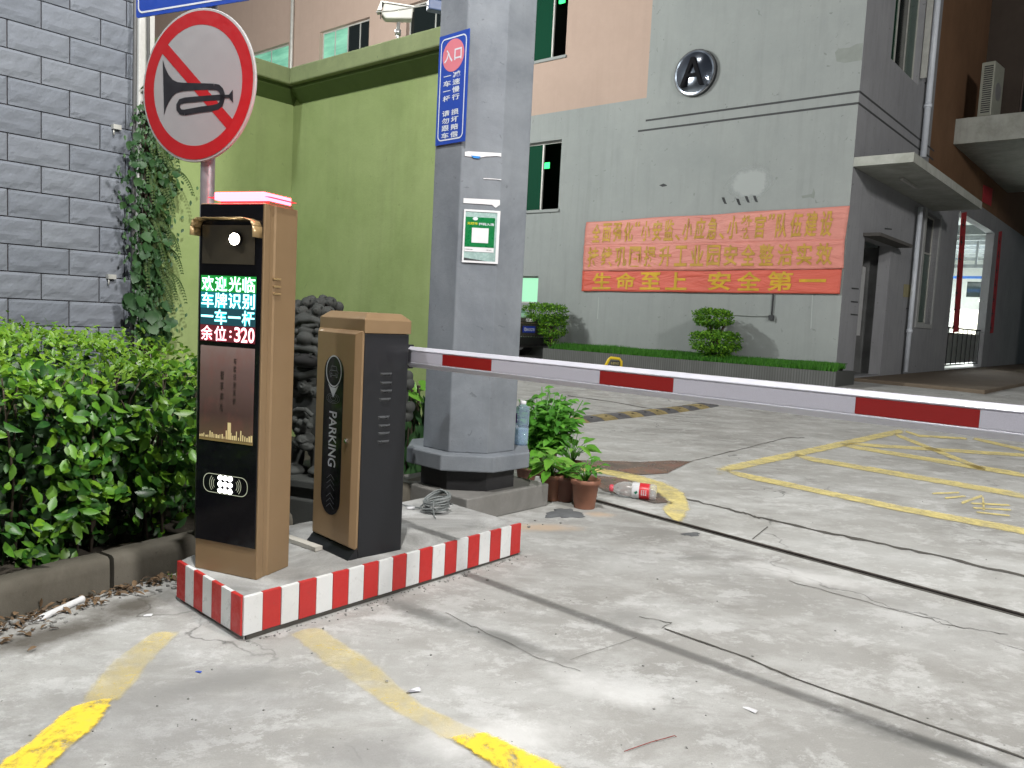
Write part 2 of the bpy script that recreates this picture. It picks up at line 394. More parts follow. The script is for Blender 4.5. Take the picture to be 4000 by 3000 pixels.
def worn_paint(name, col, lo, hi, scale=7, strength=1.0, grime=0.35):
    m, nt, b = _new(name); v = worldpos(nt)
    f = noise_node(nt, v, scale, 9, 0.72, 0.6); f2 = noise_node(nt, v, 40, 5, 0.7)
    g = N(nt, 'ShaderNodeMath', operation='MULTIPLY_ADD'); nt.links.new(f2, g.inputs[0]); g.inputs[1].default_value = 0.35; nt.links.new(f, g.inputs[2])
    ea = nt.nodes.new('ShaderNodeAttribute'); ea.attribute_name = 'edge'
    ed = N(nt, 'ShaderNodeMath', operation='MULTIPLY_ADD'); nt.links.new(ramp(nt, ea.outputs['Fac'], [(0.0, 0.34), (0.34, 0.0)]), ed.inputs[0]); ed.inputs[1].default_value = 1.0; nt.links.new(g.outputs[0], ed.inputs[2])
    al = ramp(nt, ed.outputs[0], [(lo, strength), (hi, 0.0)])
    c = mixc(nt, ramp(nt, f2, [(0.5, 0.0), (0.75, grime)]), col, (0.35, 0.33, 0.25))
    nt.links.new(c, b.inputs['Base Color']); b.inputs['Roughness'].default_value = 0.75
    nt.links.new(al, b.inputs['Alpha'])
    return m
M_yel = worn_paint('bright_yellow_road_paint', (0.80, 0.58, 0.04), 0.68, 0.86, 6, 0.95, 0.2)
M_yel2 = worn_paint('faded_yellow_road_paint', (0.80, 0.64, 0.20), 0.46, 0.90, 3.2, 0.5, 0.15)
M_yel3 = worn_paint('pale_yellow_road_paint', (0.74, 0.62, 0.24), 0.58, 1.0, 6, 0.85, 0.1)
sheet('faded_yellow_line', [([(700, 2468), (560, 2560), (330, 2765)], [(590, 2470), (430, 2590), (230, 2775)]) ][0:0] or
      [([(598, 2468), (410, 2590), (275, 2785)], [(705, 2470), (600, 2600), (470, 2740)]),
       ([(1120, 2480), (1250, 2600), (1540, 2790), (1730, 2900)], [(1240, 2440), (1480, 2590), (1660, 2760), (2000, 2900)])], M_yel2)
sheet('bright_yellow_line', [([(270, 2768), (70, 2920), (-60, 3020)], [(482, 2715), (370, 2870), (190, 3030)]),
       ([(1725, 2890), (1840, 2960), (1960, 3060)], [(1900, 2858), (2120, 2960), (2330, 3060)])], M_yel, 0.008)
def c7(x, y): return (1800 + .9946 * x, 1500 + .9946 * y)
sheet('curved_yellow_line', [poly_stroke([c7(470, 335), c7(560, 345), c7(690, 372), c7(790, 412), c7(850, 450), c7(862, 480), c7(820, 525)], [11, 12, 17, 27, 38, 48, 50])], M_yel3, 0.005)
hat = [poly_stroke([c7(1003, 345), c7(1745, 183)], [16, 11]), poly_stroke([c7(1040, 346), c7(1720, 490), c7(2260, 590)], [11, 13, 16]),
       poly_stroke([c7(1310, 285), c7(2250, 448)], [10, 13]), poly_stroke([c7(1490, 240), c7(2250, 366)], [8, 11]), poly_stroke([c7(1515, 236), c7(2250, 284)], [7, 8]),
       poly_stroke([c7(1700, 197), c7(2060, 340)], [7, 9]), poly_stroke([c7(1745, 186), c7(1800, 205), c7(1990, 216)], [5, 5, 5]), poly_stroke([c7(2010, 214), c7(2250, 270)], [6, 7])]
sheet('yellow_hatched_box', hat, M_yel3, 0.006)
sheet('painted_lettering', [poly_stroke([c7(*a), c7(*b_)], w_) for a, b_, w_ in (((1850, 432), (1960, 428), 4), ((1900, 450), (1985, 442), 4), ((1965, 470), (2050, 440), 6), ((2000, 470), (2160, 478), 4),
       ((2010, 488), (2165, 497), 4), ((2020, 505), (2160, 520), 4), ((2050, 445), (2055, 500), 5))], M_yel3, 0.005)
# wet patch beside the plant pots
mw, nt, b = _new('wet_concrete'); v = worldpos(nt)
nt.links.new(ramp(nt, noise_node(nt, v, 4, 6), [(0.35, (0.075, 0.072, 0.064)), (0.7, (0.115, 0.102, 0.088))]), b.inputs['Base Color'])
nt.links.new(ramp(nt, noise_node(nt, v, 3, 4), [(0.4, 0.14), (0.65, 0.4)]), b.inputs['Roughness'])
sheet('wet_patch', [([c7(430, 300), c7(560, 303), c7(700, 307), c7(830, 302), c7(905, 306)], [c7(430, 345), c7(560, 348), c7(700, 358), c7(810, 352), c7(872, 322)]),
                    ([c7(480, 355), c7(640, 372), c7(760, 415), c7(800, 450)], [c7(560, 420), c7(640, 440), c7(760, 470), c7(818, 468)])], mw, 0.0045)
# cracks, slab joint and sliding-gate rail
mck = plain('crack_dirt', (0.075, 0.07, 0.062), 0.95, var=0.3)
def jag(pts, n, amp, seed=1):
    rr = random.Random(seed); out = []
    for i in range(len(pts) - 1):
        for k in range(n):
            t = k / n; out.append((pts[i][0] + (pts[i + 1][0] - pts[i][0]) * t + rr.uniform(-amp, amp), pts[i][1] + (pts[i + 1][1] - pts[i][1]) * t + rr.uniform(-amp, amp)))
    out.append(pts[-1]); return out
def jagw(pts, n, amp, w0, w1, seed=1):
    p = jag(pts, n, amp, seed); rr = random.Random(seed + 9)
    return poly_stroke(p, [(w0 + (w1 - w0) * i / len(p)) * rr.uniform(0.5, 1.3) for i in range(len(p))])
sheet('ground_cracks', [jagw([c7(885, 452), c7(1100, 505), c7(1180, 528), c7(1500, 597), c7(1800, 660), c7(2290, 775)], 9, 2.5, 2.6, 4.6, 3),
                        jagw([c7(800, 962), c7(1130, 1080), c7(1300, 1155), c7(2190, 1462), c7(2350, 1530)], 6, 1.2, 2.4, 3.6, 5),
                        jagw([c7(900, 305), c7(1010, 278), c7(1170, 240), c7(1270, 212), c7(1350, 212)], 7, 2.5, 1.0, .8, 6),
                        jagw([c7(1145, 612), c7(1205, 562)], 4, 1, 2, 2, 7), jagw([c7(790, 960), c7(830, 940), c7(700, 915)], 5, 3, 1.1, .8, 8),
                        jagw([c7(1290, 775), c7(1560, 850), c7(1850, 925), c7(1900, 948), c7(2150, 985)], 7, 3, .8, .8, 9),
                        jagw([c7(-60, 900), c7(60, 960), c7(300, 1075), c7(470, 1130)], 7, 4, .7, .7, 11),
                        jagw([c7(430, 1085), c7(690, 998)], 6, 2, .6, .6, 12), jagw([c7(420, 46), c7(620, 75), c7(760, 100)], 6, 1, 1.3, .8, 13)], mck, 0.003, 1)
mr = plain('oily_steel', (0.035, 0.03, 0.028), 0.5, 0.6, var=0.5)
mr2 = plain('worn_rail_top', (0.16, 0.14, 0.12), 0.4, 0.8, var=0.5)
def gate_rail():
    A = gp(*c7(500, 452)); B = gp(*c7(2212, 913)); d = (B - A).normalized(); L = (B - A).length + 2.2; th = atan2(d.y, d.x)
    t = thing('floor_rail', (A.x, A.y, 0), th, 'dark steel gate rail sunk in the concrete, running right from the plant pots', 'rail')
    g = MB(); g.box(0, L, -0.030, 0.030, 0.0005, 0.004); g.build('groove', mck, t)
    r = MB(); r.box(0, L, -0.018, -0.006, 0.002, 0.012); r.box(0, L, 0.008, 0.016, 0.002, 0.010); r.build('rail_strip', mr, t)
    s = MB(); s.prism([(-0.006, 0.004), (0.008, 0.004), (0.005, 0.013), (-0.003, 0.013)], 0, L, 'x'); s.build('rail_head', mr2, t)
gate_rail()
# mortar splash by the pots
def blob(name, cx, cy, rx, ry, mat, lift, seed, h=0.012, label=None, cat=None):
    rr = random.Random(seed); c = gp(cx, cy); e = gp(cx + rx, cy); f = gp(cx, cy - ry); ax = (e - c); ay = (f - c); n = 36; mb = MB(); vs = []
    for k in range(n):
        a = 2 * pi * k / n; r = 1 + 0.22 * sin(3 * a + seed) + 0.14 * sin(7 * a) + rr.uniform(-.1, .1)
        p = c + ax * cos(a) * r + ay * sin(a) * r; vs.append((p.x, p.y, 0.002))
    for k in range(n):
        p = Vector(vs[k]).lerp(c, 0.25); vs.append((p.x, p.y, h))
    vs.append((c.x, c.y, h * 1.1))
    fs = [(k, (k + 1) % n, n + (k + 1) % n, n + k) for k in range(n)] + [(n + k, n + (k + 1) % n, 2 * n) for k in range(n)]
    mb.add(vs, fs, 0, True); return mb.build(name, mat)
mort = plain('fresh_mortar', (0.11, 0.115, 0.12), 0.9, var=0.25, bmp=0.6)
tag(blob('mortar_splash', 2205, 2008, 70, 17, mort, 0.004, 3), 'dark grey ragged splash of mortar on the ground in front of the plant pots', 'mortar')

# ------------------------------------------------------------------ far factory building
TH1 = radians(-40); TH2 = radians(50)
q = ray(3268, 1400); Pb = (CAM + q * (16.5 / q.y)); FB = Frame(Pb, TH1); FS = Frame(Pb, TH2)
M_grey = plaster('grey_painted_render', (0.285, 0.305, 0.298), (0.78, 0.8, 0.82), 0.6, 0.55, 0.85, 0.3, 0.5)
M_greyd = plaster('grey_side_render', (0.30, 0.305, 0.32), (0.7, 0.7, 0.72), 0.7, 0.6, 0.85, 0.45, 0.6)
M_pink = plaster('salmon_painted_render', (0.42, 0.315, 0.26), (0.9, 0.88, 0.88), 0.4, 0.5, 0.85, 0.12)
M_brown = plaster('orange_brown_render', (0.20, 0.11, 0.06), (0.6, 0.6, 0.6), 0.7, 0.6, 0.9, 0.3)
M_dark = plain('dark_interior', (0.012, 0.013, 0.013), 0.9)
M_frame = plain('pale_window_frame', (0.50, 0.50, 0.47), 0.45, 0.3)
M_green_glass, nt, b = _new('green_window_glass'); b.inputs['Base Color'].default_value = (0.005, 0.05, 0.025, 1); b.inputs['Roughness'].default_value = 0.12; b.inputs['Specular IOR Level'].default_value = 0.8
M_dark_glass, nt, b = _new('dark_window_glass'); b.inputs['Base Color'].default_value = (0.008, 0.012, 0.012, 1); b.inputs['Roughness'].default_value = 0.08
M_lit = emis('lit_green_window', (0.45, 1.0, 0.62), 0.95)
def lit_glass():
    m, nt, b = _new('lit_window_pane'); v = worldpos(nt); f = noise_node(nt, stretched(nt, v, .4, .4, 2.2), 1.1, 4)
    nt.links.new(ramp(nt, f, [(0.35, (0.16, 0.50, 0.34)), (0.65, (0.42, 0.95, 0.68))]), b.inputs['Emission Color']); b.inputs['Emission Strength'].default_value = 0.75
    b.inputs['Base Color'].default_value = (0.02, 0.05, 0.03, 1); b.inputs['Roughness'].default_value = 0.15; return m
M_lit2 = lit_glass()
M_gdot = emis('green_indicator', (0.05, 1.0, 0.2), 3.0)

bld = thing('factory_building', (Pb.x, Pb.y, 0), TH1, 'large grey and salmon factory building with red banners and a round letter A sign', 'building')
def fpx(px, py, v=0): return FB.px(px, py, v)
xk = fpx(2537, 200)[0]; zk = fpx(2530, 381)[1]
def rect(px0, py0, px1, py1):
    a = fpx(px0, py0); c = fpx(px1, py1); return (min(a[0], c[0]), max(a[0], c[0]), min(a[1], c[1]), max(a[1], c[1]))
H1 = list(rect(2098, 0, 2208, 217)); H1[3] = H1[2] + 3.6; H1[0] = fpx(2104, 100)[0] - 1.4
H2 = rect(2068, 560, 2180, 818); H2 = (H2[0] - 1.3, H2[1], H2[2], H2[3])
H3 = rect(2046, 1078, 2098, 1186); H3 = (H3[0] - .5, H3[1], H3[2], H3[3])
a = fpx(1249, 130); c = fpx(1444, 60); H4 = (a[0], c[0], fpx(1300, 300)[1] - 1.0, (a[1] + c[1]) / 2)
a = fpx(980, 225); c = fpx(1128, 175); H5 = (a[0] - 3, c[0], H4[2], H4[3])
a = fpx(1591, 0); H6 = (a[0], a[0] + 4.6, H4[2], H4[3] + 0.0)
HT = 21.0; X0 = fpx(700, 300)[0] - 6
wb = MB()
holed_wall(wb, X0, 0, 0, HT, [tuple(H1), H2, H3, H4, H5, H6], 0.22, lambda x, z: 1 if (x < xk and z > zk) else 0, cuts_x=(xk,), cuts_z=(zk,))
front = wb.build('front_wall', [M_grey, M_pink], bld)
def window(parent, h, sashes, pane_mats, name='window', depth=0.14, bar=0.045, transom=None):
    """frame + panes in the opening h; sashes = fractions of width, transom = fraction of height"""
    x0, x1, z0, z1 = h; f = MB()
    f.box(x0, x1, depth, depth + .05, z0, z0 + bar); f.box(x0, x1, depth, depth + .05, z1 - bar, z1)
    f.box(x0, x0 + bar, depth, depth + .05, z0 + bar, z1 - bar); f.box(x1 - bar, x1, depth, depth + .05, z0 + bar, z1 - bar)
    xs = [x0 + (x1 - x0) * s for s in sashes]
    for x in xs[1:-1]: f.box(x - bar / 2, x + bar / 2, depth + .002, depth + .052, z0 + bar, z1 - bar)
    zt = None
    if transom: zt = z0 + (z1 - z0) * transom; f.box(x0 + bar, x1 - bar, depth + .004, depth + .054, zt - bar / 2, zt + bar / 2)
    wo = f.build(name, M_frame, parent)
    rows = [(z0, zt), (zt, z1)] if transom else [(z0, z1)]
    k = 0
    for r in rows:
        for i in range(len(xs) - 1):
            pm = pane_mats[k % len(pane_mats)]; k += 1
            if pm is None: continue
            p = MB(); p.box(xs[i] + .02, xs[i + 1] - .02, depth + .02, depth + .03, r[0] + .02, r[1] - .02); p.build('pane', pm, wo)
    return wo
def room_behind(parent, h, d=1.6):
    mb = MB(); x0, x1, z0, z1 = h; y0 = .24; y1 = .24 + d; e = .3
    mb.face([(x0 - e, y1, z0 - e), (x1 + e, y1, z0 - e), (x1 + e, y1, z1 + e), (x0 - e, y1, z1 + e)])
    mb.face([(x0 - e, y0, z0 - e), (x0 - e, y1, z0 - e), (x0 - e, y1, z1 + e), (x0 - e, y0, z1 + e)])
    mb.face([(x1 + e, y0, z0 - e), (x1 + e, y0, z1 + e), (x1 + e, y1, z1 + e), (x1 + e, y1, z0 - e)])
    mb.face([(x0 - e, y0, z0 - e), (x1 + e, y0, z0 - e), (x1 + e, y1, z0 - e), (x0 - e, y1, z0 - e)])
    mb.face([(x0 - e, y0, z1 + e), (x0 - e, y1, z1 + e), (x1 + e, y1, z1 + e), (x1 + e, y0, z1 + e)])
    mb.build('room', M_dark, parent)
def frac(h, px, py): return (fpx(px, py)[0] - h[0]) / (h[1] - h[0])
window(bld, H1, [0, 0.3, frac(H1, 2143, 200), 1], [M_green_glass, M_green_glass, None])
window(bld, H2, [0, 0.3, frac(H2, 2104, 700), 1], [M_green_glass, M_green_glass, None])
window(bld, H3, [0, 1], [M_lit])
window(bld, H4, [0, 0.26, 0.52, 0.76, 1], [M_lit2, M_lit2, M_green_glass, emis('white_lit_pane', (0.9, 0.75, 0.75), .7), M_lit2, M_lit2, M_dark_glass, M_dark_glass], transom=0.42)
window(bld, H5, [0, 0.28, 0.52, 0.76, 1], [M_lit2, M_lit2, M_lit2, M_lit2], transom=0.42)
window(bld, H6, [0, 0.25, 0.5, 0.75, 1], [M_dark_glass], transom=0.5)
for h in (H1, H2, H4, H6): room_behind(bld, h)
for h, p in ((H2, (2135, 647)), (H1, (2196, 0))):
    x, z = FB.px(*p, 0.9); mb = MB(); mb.box(x - .11, x + .07, .9, .95, z - .07, z + .06); mb.box(x - .05, x + .11, .88, .9, z - .03, z + .08); mb.build('exit_light', M_gdot, bld)
# window sills and the joint grooves drawn round the corner
M_groove = plain('groove_shadow_paint', (0.05, 0.052, 0.055), 0.9)
x0 = fpx(2522, 480)[0]
for k, (p, nm) in enumerate((((3358, 357), 'g1'), ((3358, 402), 'g2'))):
    z = fpx(*p)[1]; g = MB(); g.box(x0 - .2 * k, -0.001, -.004, .002, z - .022, z + .022); g.box(-0.002, 0.004, 0.0, 6.3, z - .022, z + .022); g.build('groove', M_groove, bld)
s = MB()
for h in (H1, H2, H4, H5, H6): s.box(h[0] - .05, h[1] + .05, -.05, .13, h[2] - .06, h[2] + .012)
s.build('window_sill', M_grey, bld)
# pilaster pipe on the salmon wall
x = fpx(1146, 200)[0]; p = MB(); p.tube([(x, -.08, 0), (x, -.08, HT)], .06, 10); p.build('wall_pipe', M_frame, bld)
# patches and marks on the front wall
def wall_patch(name, frame, parent, pts, mat, y=-0.003):
    mb = MB(); P = [frame.px(*p) for p in pts]; mb.face([(a, y, z) for a, z in reversed(P)]) ; return mb.build(name, mat, parent)
def soft_patch(name, col, amt=0.5, scale=2.0):
    m, nt, b = _new(name); v = worldpos(nt); nt.links.new(ramp(nt, noise_node(nt, v, scale, 6, .7), [(0.42, amt), (0.62, 0.0)]), b.inputs['Alpha']); b.inputs['Base Color'].default_value = (*col, 1); b.inputs['Roughness'].default_value = .9; return m
def ell(cx, cy, rx, ry, rot=0, n=28, j=0.1, seed=0):
    rr = random.Random(seed); return [(cx + cos(a) * rx * k * cos(rot) - sin(a) * ry * k * sin(rot), cy + cos(a) * rx * k * sin(rot) + sin(a) * ry * k * cos(rot)) for a, k in ((2 * pi * i / n, 1 + rr.uniform(-j, j)) for i in range(n))]
def smudge(name, col, amt):
    m, nt, b = _new(name); t = coords(nt, 'Generated'); sb_ = nt.nodes.new('ShaderNodeVectorMath'); sb_.operation = 'SUBTRACT'; sb_.inputs[1].default_value = (.5, 0, .5); nt.links.new(t, sb_.inputs[0])
    ml = nt.nodes.new('ShaderNodeVectorMath'); ml.operation = 'MULTIPLY'; ml.inputs[1].default_value = (1, 0, 1); nt.links.new(sb_.outputs[0], ml.inputs[0])
    L = nt.nodes.new('ShaderNodeVectorMath'); L.operation = 'LENGTH'; nt.links.new(ml.outputs[0], L.inputs[0]); f = noise_node(nt, worldpos(nt), 3, 6, .7)
    ad = N(nt, 'ShaderNodeMath', operation='MULTIPLY_ADD'); nt.links.new(f, ad.inputs[0]); ad.inputs[1].default_value = .35; nt.links.new(L.outputs['Value'], ad.inputs[2])
    nt.links.new(ramp(nt, ad.outputs[0], [(.42, amt), (.64, 0.0)]), b.inputs['Alpha']); b.inputs['Base Color'].default_value = (*col, 1); b.inputs['Roughness'].default_value = .9; return m
M_pls = smudge('pale_smudge', (0.42, 0.45, 0.445), .75)
M_pl = plain('pale_filler', (0.36, 0.39, 0.385), .9, var=.06); M_pd = plain('darker_filler', (0.215, 0.235, 0.22), .9, var=.08)
M_mk = plain('black_smear', (0.04, 0.042, 0.045), .9, var=.3)
wall_patch('filler_patch', FB, bld, ell(2930, 715, 125, 66, -.55, seed=2, j=.03), M_pls)
wall_patch('filler_patch', FB, bld, [(3262, 205), (3275, 190), (3320, 186), (3345, 172), (3371, 168), (3366, 235), (3300, 246), (3268, 240)], M_pd)
for i, (x, y) in enumerate(((2828, 783), (2884, 788), (2918, 778), (2950, 776))):
    wall_patch('tar_mark', FB, bld, [(x - 9, y - 12), (x + 2, y - 12), (x + 8, y + 6), (x + 12, y + 14), (x + 2, y + 13), (x - 4, y + 2)], M_mk, -.004)
wall_patch('tar_mark', FB, bld, [(2575, 724), (2592, 717), (2604, 722), (2606, 726), (2588, 730)], M_mk, -.004)
wall_patch('tar_mark', FB, bld, [(3130, 765), (3150, 762), (3172, 757), (3178, 735), (3184, 752), (3180, 776), (3165, 770), (3135, 775)], M_pd, -.004)
for pts in ([(2338, 1160), (2340, 1160), (2336, 1245), (2333, 1245)], [(3173, 1150), (3176, 1150), (3170, 1280), (3166, 1285)]): wall_patch('whitewash_drip', FB, bld, pts, M_pl, -.004)
# ------------------------------------------------------------------ building: side wall, entrance, canopies
def side(o): o.rotation_euler = (0, 0, pi / 2); return o
def spx(px, py, v=0): return FS.px(px, py, v)
def srect(px0, py0, px1, py1):
    a = spx(px0, py0); c = spx(px1, py1); return (a[0], c[0], c[1], a[1])
uP = spx(3655, 316)[0]                       # drain pipe
xd0, zd1 = spx(3379, 925); xd1, _ = spx(3482, 960)
D1 = (xd0, xd1, 0.3, zd1)                    # small door
W7 = (spx(3612, 900)[0], spx(3668, 900)[0], spx(3640, 1268)[1], spx(3640, 838)[1])
O1 = (spx(3722, 1100)[0], spx(3866, 1100)[0], 0.28, spx(3790, 850)[1])
W8 = (spx(3487, 150)[0], spx(3600, 200)[0], spx(3490, 238)[1] , 14.0)
zslab = spx(3728, 520)[1]; uS = spx(3728, 520)[0]
UX = 34.0
sw = MB()
holed_wall(sw, 0, UX, 0, HT, [D1, W7, O1, W8], 0.26, lambda x, z: 1 if (x > uP + .05 and z > zslab - 1.4) else 0, cuts_x=(uP + .05,), cuts_z=(zslab - 1.4,))
side(sw.build('side_wall', [M_greyd, M_brown], bld))
def swin(h, sashes, mats, transom=None):
    f = window(bld, h, sashes, mats, transom=transom); side(f); return f
swin(W7, [0, .5, 1], [M_green_glass, M_green_glass, M_dark_glass, M_dark_glass], .66)
swin(W8, [0, .33, .66, 1], [M_green_glass, M_dark_glass, M_green_glass])
mf = MB(); mf.box(W7[0] - .12, W7[0], -.03, .2, W7[2] - .12, W7[3] + .1); mf.box(W7[1], W7[1] + .14, -.03, .2, W7[2] - .12, W7[3] + .1); mf.box(W7[0], W7[1], -.03, .2, W7[2] - .12, W7[2]); side(mf.build('window_surround', plain('pale_surround', (.36, .37, .37), .8), bld))
for (h, d) in ((W7, .8), (W8, 1.5)):
    before = set(bld.children); room_behind(bld, h, d)
    for o in bld.children:
        if o not in before: side(o)
# open white casement leaf on the upper side window
x, z = spx(3590, 310); mb = MB(); mb.box(x, x + .05, -.16, -.02, z + .02, z + 5); side(mb.build('open_casement', M_frame, bld))
# door recess with grey and white sheets
x0, x1, z0, z1 = D1; r = MB(); r.face([(x0 - .3, 1.4, 0), (x1 + .3, 1.4, 0), (x1 + .3, 1.4, z1 + .3), (x0 - .3, 1.4, z1 + .3)]); r.face([(x0 - .3, .26, z0), (x1 + .3, .26, z0), (x1 + .3, 1.4, z0), (x0 - .3, 1.4, z0)])
r.face([(x0 - .3, .26, 0), (x0 - .3, 1.4, 0), (x0 - .3, 1.4, z1), (x0 - .3, .26, z1)]); r.face([(x1 + .3, .26, 0), (x1 + .3, .26, z1), (x1 + .3, 1.4, z1), (x1 + .3, 1.4, 0)])
side(r.build('door_recess', plain('dim_stairwell_paint', (.16, .165, .165), .9, var=.3, scale=2), bld))
dd = MB(); dd.box(x0 + .04, x0 + .10, .05, .22, z0, z1 - .55); side(dd.build('door_post', M_frame, bld))
dd = MB(); dd.box(x0 + (x1 - x0) * .45, x1 - .1, .5, .54, z0 + .9, z1 - .5); side(dd.build('door', plain('white_door_sheet', (.55, .56, .56), .5, var=.1), bld))
dd = MB(); dd.box(x0 + .05, x0 + (x1 - x0) * .5, .3, .34, z1 - .75, z1 - .02); side(dd.build('fanlight', plain('stained_glass_panel', (.16, .15, .11), .4, var=.3), bld))
l = MB(); l.box(x0 - .15, x1 + .45, -.35, -.001, z1 + .0, z1 + .07); side(l.build('door_hood', plain('dark_hood', (.09, .085, .08), .9), bld))
# entrance room behind the tall opening
x0, x1, z0, z1 = O1
M_roomw = plain('white_workshop_wall', (.72, .76, .74), .8, var=.05)
r = MB(); D = 4.6; e = .6; x1r = x1; x1 = x1 + 12
r.face([(x0 - e, D, z0), (x1 + e, D, z0), (x1 + e, D, z1 + .6), (x0 - e, D, z1 + .6)]); r.face([(x0 - e, .3, z0), (x1 + e, .3, z0), (x1 + e, D, z0), (x0 - e, D, z0)])
r.face([(x0 - e, .3, z1 + .6), (x0 - e, D, z1 + .6), (x1 + e, D, z1 + .6), (x1 + e, .3, z1 + .6)]); r.face([(x0 - e, .3, z0), (x0 - e, D, z0), (x0 - e, D, z1 + .6), (x0 - e, .3, z1 + .6)])
r.face([(x1 + e, .3, z0), (x1 + e, .3, z1 + .6), (x1 + e, D, z1 + .6), (x1 + e, D, z0)])
side(r.build('workshop_room', M_roomw, bld))
bm_ = MB()
for k in range(7): bm_.box(x1r + .4 + k * 1.8, x1r + .6 + k * 1.8, .35, 4.5, z1 + .0, z1 + .35)
bm_.box(x1r + 3.0, x1r + 3.1, .4, 4.5, z1 - 1.0, z1 - .86); bm_.box(x1r + 3.0, x1r + 3.08, 1.0, 1.08, z1 - .9, z1 + .5); side(bm_.build('roof_beam', plain('grey_steel', (.3, .33, .34), .5), bld))
bp = MB(); bp.box(x1r + 4.0, x1r + 4.08, .4, 4.5, z1 - 1.35, z1 - 1.25); side(bp.build('blue_pipe', plain('blue_pipe_paint', (.02, .10, .35), .5), bld))
M_tube = emis('white_strip_light', (1, 1, .97), 6)
for k, (xx, yy, zz) in enumerate(((x1r + 7, 1.35, z1 - 2.1), (x1r + 9, 2.3, z1 - 3.0), (x1r + 5.5, 1.0, z1 - .2))):
    t = MB(); t.ball((xx, yy, zz), (.16, .16, .12), 12, 8); side(t.build('lamp_globe', M_tube, bld))
mc = MB(); mc.box(x1r + 7.0, x1r + 8.0, .5, 1.5, z0, z0 + 1.9); mc.box(x1r + 8.5, x1r + 9.5, 1.6, 2.8, z0, z0 + 2.3); side(mc.build('machine', plain('cream_machine', (.62, .6, .52), .5, var=.2, scale=3), bld))
mc = MB(); mc.box(x1r + 6.96, x1r + 6.99, .8, 1.3, z0 + .9, z0 + 1.5); side(mc.build('machine_screen', M_dark_glass, bld)); mc = MB(); mc.box(x1r + 9.0, x1r + 9.2, .5, 2.4, z0 + 2.9, z0 + 3.6); side(mc.build('overhead_board', M_dark_glass, bld))
pl = bpy.data.lights.new('workshop_light', 'AREA'); pl.energy = 1500; pl.size = 2.5; pl.color = (1, 1, .96)
plo = bpy.data.objects.new('workshop_light', pl); COL.objects.link(plo); plo.location = FS.w(x1r + 5, 2.4, z1 - .1); x1 = x1r
# low gate across the opening
g = thing('entrance_railing', FS.w(x0, .12, 0), TH2, 'dark low railing gate with grey sheet infill across the lit workshop doorway', 'railing')
Wd = x1 - x0; rz = spx(3790, 1290)[1]
m1 = MB(); m1.box(0, Wd, 0, .04, rz, rz + .05); m1.box(0, Wd, 0, .04, z0 + .1, z0 + .14); m1.build('rail', M_mk, g)
for k in range(9):
    m1 = MB(); xx = .05 + (Wd - .1) * k / 8; m1.box(xx - .012, xx + .012, .005, .03, z0 + .14, rz); m1.build('bar', M_mk, g)
m1 = MB(); m1.box(.05, Wd - .05, .045, .05, z0 + .16, rz - .12); m1.build('sheet_panel', plain('dull_metal_sheet', (.30, .32, .31), .4, .3, var=.25, scale=4), g)
# small canopy over the door (from the corner of the building)
zc1 = fpx(3340, 614)[1]; zc0 = fpx(3338, 650)[1]; cw = fpx(3570, 612)[0]
cL = FB.depth(cw, 3835, 812)[0]
m1 = MB(); m1.box(0.003, cw, 0.0, cL, zc0, zc1)
M_slab = plaster('stained_concrete_slab', (.42, .43, .40), (.5, .52, .45), .8, 1.8, .9, .6, .4)
m1.build('canopy', M_slab, bld)
m1 = MB(); m1.box(cw * .45, cw * .5, cL * .22, cL * .40, zc0 - .06, zc0 - .015); m1.build('tube_lamp', M_frame, bld)
# big upper slab, wall above it and the air conditioner standing on it
zt = fpx(3740, 470)[1]
zB1 = spx(3740, 472)[1]; zB0 = spx(3722, 562)[1]
slab = MB(); slab.box(0.003, 14, uS, uS + 9, zB0, zB1); slab.build('balcony_slab', M_slab, bld)
bw = MB(); holed_wall(bw, 0.003, 14, zB1, HT, [(1.0, 3.6, zB1 + .5, HT - 3), (4.6, 8, zB1 + .4, HT - 3)], .2, y=uS + 3.2)
bw.build('rear_wall', plaster('dark_brown_render', (.07, .055, .045), (.6, .6, .6), .6, 1, .9), bld)
bw = MB(); bw.box(1.0, 3.6, uS + 3.4, uS + 3.45, zB1 + .5, HT - 3); bw.box(4.6, 8, uS + 3.4, uS + 3.45, zB1 + .4, HT - 3); bw.build('rear_glass', M_dark_glass, bld)
bw = MB()
for k in range(7): bw.box(1.0 + k * .42, 1.04 + k * .42, uS + 3.32, uS + 3.39, zB1 + .5, HT - 3)
bw.build('rear_window_bar', plain('rusty_bar', (.10, .07, .06), .8), bld)
P_ac = FB.w(FB.depth(0, 0, 0)[0] if False else 0, 0)
# pick the point on the slab seen at the foot of the unit
dAC = ray(3815, 461); tAC = (zB1 - CAMH) / dAC.z; pAC = CAM + dAC * tAC; dAC2 = ray(3880, 452); tAC2 = (zB1 - CAMH) / dAC2.z
ac = thing('air_conditioner', pAC, TH2 + radians(-6), 'cream air conditioner outdoor unit standing on the upper concrete slab', 'air conditioner')
hA = (spx(3815, 300)[1] - spx(3815, 461)[1]) * (tAC * dAC.y) / (ray(3815, 380).y * ((Vector((FS.w(*[spx(3815, 380)[0], 0]))) ).y / ray(3815, 380).y)) if False else 1.25 * (tAC * dAC.y) / 19.0
a1 = MB(); a1.box(0, .85, -.34, 0, .03, hA); a1.build('casing', plain('cream_metal', (.30, .31, .26), .5), ac, .02)
for k in range(22):
    a1 = MB(); zz = .12 + k * (hA - .2) / 22; a1.box(-.012, -.001, -.30, -.08, zz, zz + (hA - .2) / 44); a1.build('grille_slat', M_mk, ac)
